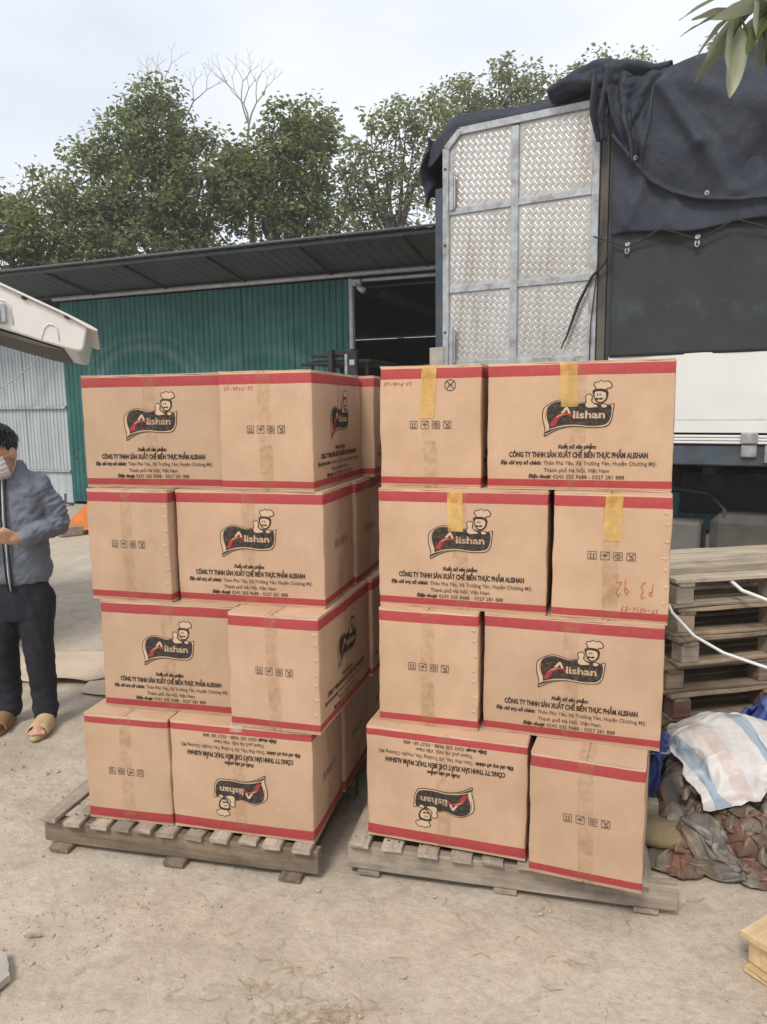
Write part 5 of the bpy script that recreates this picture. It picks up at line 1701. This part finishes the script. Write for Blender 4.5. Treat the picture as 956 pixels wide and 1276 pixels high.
# van body (outside the picture)
bd = MB(); bd.prism([(-1.25, .45), (-1.25, 1.35), (-1.27, 2.62), (-1.45, 2.76), (-4.8, 2.74), (-5.4, 2.45), (-5.95, 1.5), (-6.5, 1.2), (-6.55, .5)], 0, 1.62, 0, Matrix(((1, 0, 0, 0), (0, 0, 1, -.05), (0, 1, 0, 0), (0, 0, 0, 1))))
bd.build('body', M['van_white'], VN)
MB().box((-1.25, .76, 1.55), (.03, 1.3, 1.7), 0, None, .02).build('rear_opening', M['van_trim'], VN)
MB().box((-1.22, .76, .55), (.14, 1.6, .18), 0, None, .03).build('bumper', M['van_trim'], VN)
for x in (-2.1, -5.5):
    for y in (.06, 1.46): wheel(VN, (x, y, .34), .34, .22)
for x in (-2.2, -3.3, -4.4): MB().box((x, -.055, 1.85), (.9, .012, .6), 0, None, .004).build('side_window', M['glass'], VN)

# ------------------------------------------------------------------ orange pallet jack by the shed
PJ = thing('pallet_jack', 'orange pallet jack parked in front of the green shed wall, half hidden by the cartons', 'pallet jack', (-4.33, 10.35, 0), R(-8))
XZ = lambda y: Matrix(((1, 0, 0, 0), (0, 0, 1, y), (0, 1, 0, 0), (0, 0, 0, 1)))
hd = MB(); hd.prism([(.0, .14), (.0, .10), (.50, .06), (.62, .06), (.62, .50), (.44, .50), (.40, .49)], -.26, .26, 0, XZ(0)); hd.build('head', M['orange'], PJ)
for y in (-.19, .19):
    MB().prism([(.60, .05), (.60, .11), (1.70, .11), (1.80, .08), (1.76, .05)], -.08, .08, 0, XZ(y)).build('fork', M['orange'], PJ)
    MB().lathe([(0, -.03), (.04, -.03), (.04, .03), (0, .03)], 14, 0, Matrix.Translation((1.6, y, .04)) @ Matrix.Rotation(PI / 2, 4, 'X')).build('roller', M['rubber'], PJ, True)
for y in (-.09, .09):
    MB().lathe([(0, -.035), (.09, -.035), (.09, .035), (0, .035)], 18, 0, Matrix.Translation((.30, y, .09)) @ Matrix.Rotation(PI / 2, 4, 'X')).build('steer_wheel', M['rubber'], PJ, True)
MB().tube([(.50, 0, .42), (.78, .05, 1.12)], .022, 8).build('handle_bar', M['orange'], PJ, True)
MB().tube([(.79, -.10, 1.14), (.84, -.12, 1.26), (.86, .05, 1.30), (.84, .20, 1.26), (.79, .18, 1.14), (.78, .05, 1.10), (.79, -.10, 1.14)], .014, 8).build('grip', M['rubber'], PJ, True)
tag(MB().box((0, 0, .07), (.30, .16, .13), 0, None, .01).build('wood_block', M['pale_wood'], None, False, (-4.27, 10.02, 0), (0, 0, R(40))), 'short pale timber block lying beside the orange pallet jack', 'wood block')

# ------------------------------------------------------------------ forklift in front of the shed doorway
FK = thing('forklift', 'dark forklift behind the cartons, only its mast and guard showing above them', 'forklift', (-.55, 10.0, 0), R(-20))
def fbox(n, c, s, m, bev=.01): return MB().box(c, s, 0, None, bev).build(n, M[m], FK)
for x in (-.12, .20):
    fbox('mast_rail', (x, 0, 1.30), (.07, .12, 2.30), 'black')
fbox('mast_crossbar', (.04, .05, 2.40), (.40, .06, .07), 'black')
fbox('mast_crossbar', (.04, .05, 1.5), (.40, .06, .08), 'black')
fbox('guard_roof', (-.12, .75, 2.30), (.92, 1.1, .05), 'black')
fbox('guard_roof_front', (-.16, .16, 2.39), (.66, .05, .05), 'black')
fbox('guard_visor', (-.22, .12, 2.275), (.80, .10, .04), 'black')
for x in (-.52, .28):
    MB().tube([(x, .25, 2.28), (x, .35, 1.0)], .03, 8).build('guard_post', M['black'], FK)
    MB().tube([(x, 1.25, 2.28), (x, 1.3, 1.0)], .03, 8).build('guard_post', M['black'], FK)
MB().tube([(.10, -.02, 2.38), (.10, -.02, .4)], .025, 8).build('lift_cylinder', M['galv'], FK)
fbox('mast_plate', (.20, -.04, 2.24), (.13, .06, .34), 'black')
fbox('number_sign', (.20, -.075, 2.27), (.07, .012, .07), 'galv', .002)
fbox('body', (-.1, 1.0, .72), (1.0, 1.5, .62), 'yellow', .08)
fbox('counterweight', (-.1, 1.85, .78), (.98, .35, .75), 'black', .10)
fbox('seat', (-.1, 1.05, 1.15), (.5, .45, .25), 'black', .06)
for x in (-.35, .25): fbox('fork', (x, -.55, .06), (.12, 1.05, .04), 'black')
fbox('carriage', (-.05, -.06, .35), (.85, .06, .5), 'black')
for x in (-.55, .36):
    for y in (.35, 1.6): 
        w_ = wheel(FK, (x, y, .28), .28, .2); w_.rotation_euler = (PI / 2, 0, PI / 2)

# ------------------------------------------------------------------ near branch of big leaves, upper right
NB = thing('leafy_branch', 'near branch of long glossy leaves hanging in at the upper right corner', 'tree', (2.3, 2.2, 0))
tb = MB()
tb.tube([(0, 0, -.1), (.05, .05, 1.2), (-.05, .1, 2.3), (-.3, .2, 2.85), (-.65, .28, 3.02), (-.98, .33, 3.0), (-1.12, .33, 2.95), (-1.20, .32, 2.87)], [.10, .085, .07, .045, .025, .014, .009, .006], 8)
tb.tube([(-.65, .28, 3.02), (-.85, .2, 2.93), (-1.03, .22, 2.86)], [.014, .009, .006], 6)
tb.build('trunk', M['bark'], NB, True)
rnd = random.Random(5)
def near_leaf(p, d, L, w, roll):
    d = Vector(d).normalized()
    q = d.to_track_quat('X', 'Z')
    m = q.to_matrix().to_4x4() @ Matrix.Rotation(roll, 4, 'X'); m.translation = Vector(p)
    o = leaf_obj('leaf', None, None, L, w, 0, 'leaf_near', False, NB, None, rnd.uniform(.05, .18))
    o.location = (0, 0, 0); o.matrix_basis = m
for p, d, L, w, r_ in [((-1.19, .30, 2.86), (-.20, -.1, -1), .20, .062, 1.2), ((-1.17, .31, 2.845), (-.03, .02, -1), .215, .066, 1.75), ((-1.20, .31, 2.87), (-.7, -.1, -.6), .17, .05, .4),
                       ((-1.20, .32, 2.89), (-1, 0, -.25), .16, .045, -.2), ((-1.16, .3, 2.88), (-.85, .1, -.85), .19, .05, .8), ((-1.03, .22, 2.86), (.10, -.1, -1), .25, .075, 1.4),
                       ((-1.05, .22, 2.87), (-.10, .0, -1), .20, .06, 1.9), ((-1.10, .33, 2.95), (-.75, 0, -.9), .18, .05, .9), ((-1.12, .33, 2.97), (-.65, .1, -1), .17, .045, .5),
                       ((-1.06, .33, 2.99), (-.5, .0, -1), .16, .05, 1.3), ((-1.12, .33, 2.95), (-1, -.2, .1), .15, .045, .2), ((-1.04, .25, 2.90), (.6, -.1, -.6), .2, .06, .3),
                       ((-1.02, .24, 2.88), (.35, -.3, -.9), .2, .06, .9), ((-1.0, .33, 3.0), (-.1, .1, -1), .17, .05, .6), ((-1.10, .3, 2.90), (.5, .2, -.35), .2, .055, .2),
                       ((-1.16, .33, 2.9), (-.6, .5, .2), .15, .045, .2), ((-1.04, .28, 2.93), (.7, 0, .1), .19, .055, .1), ((-1.08, .3, 2.90), (.15, .5, -.5), .19, .055, .6),
                       ((-1.12, .31, 2.89), (.3, .1, -.75), .18, .055, .9), ((-1.0, .3, 2.97), (-.9, .1, -.4), .17, .045, .1)]:
    near_leaf(p, d, L, w, r_)
for q in range(16):
    near_leaf((-1.16 + rnd.uniform(-.02, .16), .30 + rnd.uniform(-.05, .06), 2.875 + rnd.uniform(-.03, .10)), (rnd.uniform(-.9, .7), rnd.uniform(-.4, .4), rnd.uniform(-1, -.15)), rnd.uniform(.15, .21), rnd.uniform(.045, .062), rnd.uniform(-.5, 1.8))
for q in range(34):
    a = rnd.random()
    p = Vector((-.05, .1, 2.3)).lerp(Vector((-.9, .33, 3.0)), a) + Vector((rnd.uniform(-.15, .15), rnd.uniform(-.25, .25), rnd.uniform(.35, .65) * (1 - a) + rnd.uniform(-.06, .1)))
    near_leaf(p, (rnd.uniform(-.6, .6), rnd.uniform(-1, 1), rnd.uniform(-1, -.1)), rnd.uniform(.16, .24), rnd.uniform(.045, .07), rnd.uniform(-1, 2))

# ------------------------------------------------------------------ man at the left edge, looking down at his hands
MAN = thing('person', 'man in slate blue zip jacket, dark trousers, face mask and slippers, looking down', 'person', (-1.940, 3.86, 0), R(4))
def capsule(mb, p0, r0, p1, r1, n=14):
    p0, p1 = Vector(p0), Vector(p1)
    t_ = (p1 - p0).normalized()
    pts, rad = [], []
    for a in np.linspace(-PI / 2, 0, 5)[:-1] + 1e-3: pts.append(p0 + t_ * r0 * math.sin(a)); rad.append(max(1e-4, r0 * math.cos(a)))
    for a in np.linspace(0, 1, 4): pts.append(p0.lerp(p1, a)); rad.append(r0 + (r1 - r0) * a)
    for a in np.linspace(0, PI / 2, 5)[1:] - 1e-3: pts.append(p1 + t_ * r1 * math.sin(a)); rad.append(max(1e-4, r1 * math.cos(a)))
    mb.tube(pts, rad, n)
def chain(mb, pts, rads):
    for a, b, ra, rb in zip(pts, pts[1:], rads, rads[1:]): capsule(mb, a, ra, b, rb)
def rings(mb, rows, n=24):
    """stack of ellipses (cx, cy, z, rx, ry)"""
    vs = []
    for cx_, cy_, z, rx, ry in rows:
        for j in range(n):
            a = 2 * PI * j / n
            vs.append((cx_ + rx * math.copysign(abs(math.cos(a)) ** .85, math.cos(a)), cy_ + ry * math.copysign(abs(math.sin(a)) ** .85, math.sin(a)), z))
    fs = []
    for i in range(len(rows) - 1):
        for j in range(n):
            a, b = i * n + j, i * n + (j + 1) % n
            fs.append((a, b, b + n, a + n))
    fs += [tuple(range(n - 1, -1, -1)), tuple((len(rows) - 1) * n + j for j in range(n))]
    mb.add(vs, fs)
def fuse(name, mb, voxel, mat, par, it=6, deform=None):
    """one continuous surface from overlapping shapes"""
    me = mb.mesh(name)
    o = bpy.data.objects.new(name, me); C.objects.link(o)
    md = o.modifiers.new('r', 'REMESH'); md.mode = 'VOXEL'; md.voxel_size = voxel
    ms = o.modifiers.new('s', 'SMOOTH'); ms.factor = .5; ms.iterations = it
    bpy.context.view_layer.update()
    nm = bpy.data.meshes.new_from_object(o.evaluated_get(bpy.context.evaluated_depsgraph_get()))
    bpy.data.objects.remove(o); bpy.data.meshes.remove(me)
    nm.name = name
    if deform:
        co = [v_.co.copy() for v_ in nm.vertices]; no = [v_.normal.copy() for v_ in nm.vertices]
        nm.vertices.foreach_set('co', np.array([tuple(deform(p, q)) for p, q in zip(co, no)], np.float32).ravel())
        nm.update()
    nm.polygons.foreach_set('use_smooth', [True] * len(nm.polygons))
    return put(name, nm, M[mat], par)
def P_(x, y, z): return (x, y, z)
# skeleton, x to the picture's right, -y towards the camera
SHO = {1: (.150, .0, 1.295), -1: (-.150, .0, 1.295)}
ELB = {1: (.206, .045, 1.085), -1: (-.210, .02, 1.085)}
WRI = {1: (.105, -.190, 1.050), -1: (-.085, -.215, 1.075)}
HIP = {1: (.080, .0, .80), -1: (-.085, .0, .80)}
KNE = {1: (.095, -.04, .44), -1: (-.100, -.02, .44)}
ANK = {1: (.100, -.03, .085), -1: (-.110, .03, .085)}
bm = MB()
rings(bm, [(0, 0, .74, .12, .09), (0, 0, .95, .13, .095), (0, 0, 1.15, .15, .10), (0, -.01, 1.30, .165, .09), (0, -.01, 1.37, .10, .07)])
chain(bm, [(0, -.01, 1.34), (0, -.045, 1.43)], [.06, .055])
HC = Vector((.0, -.105, 1.475))
hM = Matrix.Translation(HC) @ Matrix.Rotation(R(-22), 4, 'Z') @ Matrix.Rotation(R(26), 4, 'X')                 # head bowed
bm.ball((0, .012, .03), (.078, .096, .105), 20, 14, 0, hM)
bm.ball((0, -.022, -.05), (.062, .072, .085), 18, 12, 0, hM)
bm.ball((0, -.092, -.018), (.013, .02, .028), 10, 8, 0, hM)
for s in (1, -1):
    bm.ball((s * .080, .012, -.008), (.012, .022, .034), 10, 8, 0, hM)
    bm.ball((s * .030, -.078, .028), (.020, .014, .012), 10, 6, 0, hM)
    chain(bm, [SHO[s], ELB[s], WRI[s]], [.040, .036, .027])
    chain(bm, [HIP[s], KNE[s], ANK[s]], [.050, .04, .034])
    ax_, ay_, _ = ANK[s]
    chain(bm, [(ax_, ay_ + .02, .055), (ax_ + s * .015, ay_ - .13, .045), (ax_ + s * .02, ay_ - .175, .04)], [.038, .034, .026])
    for k in range(5):
        ox = (k - 2) * .0165
        capsule(bm, (ax_ + s * .02 + ox, ay_ - .175, .04), .010, (ax_ + s * .022 + ox * 1.05, ay_ - .205 + abs(k - (1 if s > 0 else 3)) * .006, .036), .0095, 8)
    # hand: palm and five bent fingers closed towards each other
    w = Vector(WRI[s]); pd = Vector((-s * .62, -.62, .25)).normalized()
    pc = w + pd * .055
    side = Vector((0, -.35, .94)).normalized()
    capsule(bm, w, .024, w + pd * .03, .026); 
    for k in range(4):
        kn = w + pd * .078 + side * (.030 - k * .020)
        capsule(bm, w + pd * .015 + side * (.018 - k * .012), .016, kn, .0125, 10)
        m1 = kn + (pd + Vector((-s * .25, .15, -.15))).normalized() * (.030 - .004 * abs(k - 1.2))
        m2 = m1 + Vector((-s * .45, .75, -.35)).normalized() * .024
        m3 = m2 + Vector((s * .1, .9, -.2)).normalized() * .017
        chain(bm, [kn, m1, m2, m3], [.0105, .0095, .0088, .0078])
    th = w + pd * .028 + side * .022
    t1 = th + (pd + side * .7).normalized() * .035
    chain(bm, [w + pd * .01, th, t1, t1 + (pd + Vector((0, .3, .2))).normalized() * .026], [.018, .0145, .011, .009])
fuse('body', bm, .0062, 'skin', MAN, 3)
# jacket
jk = MB()
rings(jk, [(0, .005, .765, .150, .112), (0, .005, .80, .155, .118), (0, .005, .86, .166, .128), (0, .0, 1.0, .166, .130), (0, -.005, 1.15, .170, .128), (0, -.005, 1.28, .178, .115), (0, -.008, 1.345, .145, .095), (0, -.015, 1.385, .095, .082), (0, -.03, 1.425, .080, .078), (0, -.035, 1.435, .07, .07)])
for s in (1, -1):
    jr = [.070, .062, .060, .045]
    mid = tuple((a + b) / 2 + d for a, b, d in zip(SHO[s], ELB[s], (s * .012, .01, 0)))
    wq = Vector(ELB[s]).lerp(Vector(WRI[s]), .93)
    chain(jk, [(SHO[s][0] * .88, 0, 1.302), mid, ELB[s], tuple(wq)], jr)
def jwr(p, n):
    q = noise.noise_vector(Vector((p.x * 6, p.y * 6, p.z * 11)))
    arm = smooth(.17, .24, abs(p.x))
    rd = 1 - abs(noise.noise(Vector((p.x * 7 + 3, p.y * 7, p.z * 15 + p.x * 14)))) * 2.2
    r2 = 1 - abs(noise.noise(Vector((p.x * 16 + 9, p.y * 16, p.z * 34 - p.x * 25)))) * 2.6
    f = .007 * rd * (.55 + .1 * arm) + .005 * r2 * (.6 + .5 * arm) - .004 + .005 * noise.noise(Vector((p.x * 9, p.y * 9, p.z * 20 + p.x * 16))) * (.45 + .9 * arm) + .006 * noise.noise(Vector((p.x * 18, p.y * 18, p.z * 16)))
    low = math.exp(-((p.z - .855) / .045) ** 2) * .012
    rib = -.005 if .80 > p.z and abs(p.x) < .2 else 0
    return p + n * (f + low + rib)
fuse('jacket', jk, .0068, 'jacket', MAN, 7, jwr)
zp = MB()
zx = .012
zp.tube([(zx, -.128, .77), (zx, -.142, .86), (zx + .003, -.146, 1.0), (zx, -.146, 1.15), (zx, -.134, 1.27), (zx - .004, -.118, 1.345), (zx, -.112, 1.40)], .0038, 6)
zp.build('zip', M['zip'], MAN, True)
zt = MB(); 
for o_ in (-.013, .013): zt.tube([(zx + o_, -.126, .77), (zx + o_, -.140, .86), (zx + o_, -.144, 1.0), (zx + o_, -.144, 1.15), (zx + o_, -.132, 1.27), (zx + o_, -.115, 1.345)], .004, 6)
zt.build('zip_tape', M['trouser'], MAN, True)
# trousers
tr = MB()
rings(tr, [(0, 0, .60, .150, .110), (0, 0, .70, .160, .118), (0, .003, .80, .150, .112), (0, .003, .84, .145, .106)])
for s in (1, -1):
    k_, a_ = KNE[s], ANK[s]
    chain(tr, [(HIP[s][0], 0, .70), (HIP[s][0] * 1.05, -.015, .60), tuple(k_), (a_[0], a_[1] + .005, .20), (a_[0], a_[1] + .0, .075)], [.104, .094, .078, .064, .066])
def twr(p, n):
    f = .006 * (1 - 2.2 * abs(noise.noise(Vector((p.x * 8, p.y * 8, p.z * 5 + p.x * 10))))) - .003 + .006 * noise.noise(Vector((p.x * 14, p.y * 14, p.z * 26))) * (1.6 if p.z < .25 else .7)
    q = p + n * f
    if q.z < .045: q.z = .045 + .006 * noise.noise(Vector((p.x * 12, p.y * 12, 0)))
    return q
fuse('trousers', tr, .0075, 'trouser', MAN, 6, twr)
# slippers: sole and broad strap
for s in (1, -1):
    a_ = ANK[s]
    cx_, cy_ = a_[0] + s * .012, a_[1] - .075
    out = [(cx_ + (.047 + .010 * math.sin(a)) * math.cos(a) * (1.1 if math.sin(a) < 0 else .9), cy_ - .0 + .142 * -math.sin(a)) for a in np.linspace(0, 2 * PI, 28)[:-1]]
    sl = MB(); n = len(out)
    out = [(cx_ + (x - cx_) , y) for x, y in out]
    lay = [(.0, .94), (.006, 1.0), (.024, 1.0), (.03, .95)]
    vs = [(cx_ + (x - cx_) * e, cy_ + (y - cy_) * e, z) for z, e in lay for x, y in out]
    fs = [(k * n + i, k * n + (i + 1) % n, (k + 1) * n + (i + 1) % n, (k + 1) * n + i) for k in range(3) for i in range(n)] + [tuple(range(n)), tuple(3 * n + i for i in range(n - 1, -1, -1))]
    sl.add(vs, fs); sl.build('slipper_sole', M['slipper' if s > 0 else 'brown_shoe'], MAN, True)
    def strap(u, v, cx_=cx_, cy_=cy_):
        a = PI * u
        y = cy_ - .085 + v * .125
        w = .052 - .006 * v
        return (cx_ + w * math.cos(a), y, .018 + (.048 + .028 * v) * math.sin(a) ** .8)
    o_ = cloth('slipper_strap', strap, 22, 10, 'slipper' if s > 0 else 'brown_shoe', MAN, .007)
# mask
def maskf(u, v):
    a = (u - .5) * 2.05; zz = .022 - v * .128
    r = .090 + .012 * math.sin(PI * v) + .018 * math.exp(-(a / .3) ** 2) * math.sin(PI * min(1, v * 1.3)) + .0018 * math.sin(v * 34)
    if v > .75: r -= .03 * (v - .75) / .25
    return tuple(hM @ Vector((r * .86 * math.sin(a), .008 - r * 1.10 * math.cos(a), zz - .012)))
cloth('face_mask', maskf, 30, 26, 'mask', MAN, .003)
lo_ = MB()
for s in (1, -1):
    for z in (.005, -.09):
        lo_.tube([hM @ Vector((s * .072, -.04, z)), hM @ Vector((s * .083, -.01, z * .6)), hM @ Vector((s * .090, .018, z * .25 + .006))], .0022, 5)
lo_.build('mask_loops', M['mask'], MAN, True)
# eyes
for s in (1, -1):
    eb = MB(); eb.tube([hM @ Vector((s * .014, -.094, .040)), hM @ Vector((s * .032, -.093, .046)), hM @ Vector((s * .052, -.080, .040))], [.003, .0045, .002], 6); eb.build('eyebrow', M['hair'], MAN, True)
    ey = MB(); ey.tube([hM @ Vector((s * .018, -.0935, .017)), hM @ Vector((s * .032, -.0945, .014)), hM @ Vector((s * .046, -.085, .016))], [.002, .003, .002], 6); ey.build('eye', M['hair'], MAN, True)
# hair: cap with many tapered locks
hr = MB()
hr.ball((0, .022, .052), (.086, .100, .098), 22, 14, 0, hM)
hr.v = [tuple(p) for p in hr.v]
hv = []
inv = hM.inverted()
for p in hr.v:
    q = inv @ Vector(p)
    if q.y < -.02 and q.z < .062: q.y = max(q.y, -.02); q.x *= .93; 
    if q.z < -.02: q.z = -.02
    hv.append(tuple(hM @ (q + noise.noise_vector(q * 30) * .004)))
hr.v = hv
rnd = random.Random(9)
for k in range(1100):
    a = rnd.uniform(0, 2 * PI); e = rnd.uniform(.05, 1.5)
    d = Vector((math.cos(a) * math.cos(e), math.sin(a) * math.cos(e), math.sin(e)))
    if d.y < -.55 and d.z < .42: continue
    p = Vector((d.x * .083, .022 + d.y * .098, .050 + d.z * .094))
    fl_dir = (Vector((d.x * .3, -.9, -.25)) + d * .55 + Vector((rnd.gauss(0, .14), rnd.gauss(0, .14), rnd.gauss(0, .14)))).normalized()
    L = rnd.uniform(.022, .045) * (1.25 if d.z > .6 else 1)
    q = p + fl_dir * L * .55 + Vector((0, 0, .004)); r_ = p + fl_dir * L + Vector((0, 0, -.008))
    hr.tube([hM @ p, hM @ q, hM @ r_], [.0030, .0022, .0005], 4, cap=False)
hr.build('hair', M['hair'], MAN, True)

# ------------------------------------------------------------------ air: thin haze round the whole place
hz = MB().box((0, 60, 6.2), (280, 240, 14.6)).build('haze')
ht = bpy.data.materials.new('haze'); ht.use_nodes = True
hn = ht.node_tree.nodes; hn.clear()
ho = hn.new('ShaderNodeOutputMaterial'); hv_ = hn.new('ShaderNodeVolumePrincipled')
hv_.inputs['Color'].default_value = (.93, .95, .97, 1)
hv_.inputs['Density'].default_value = .0018
hv_.inputs['Anisotropy'].default_value = .2
ht.node_tree.links.new(hv_.outputs[0], ho.inputs['Volume'])
hz.data.materials.append(ht)
tag(hz, 'thin pale haze in the air over the yard', None, None, 'stuff')
sc.cycles.volume_bounces = 1
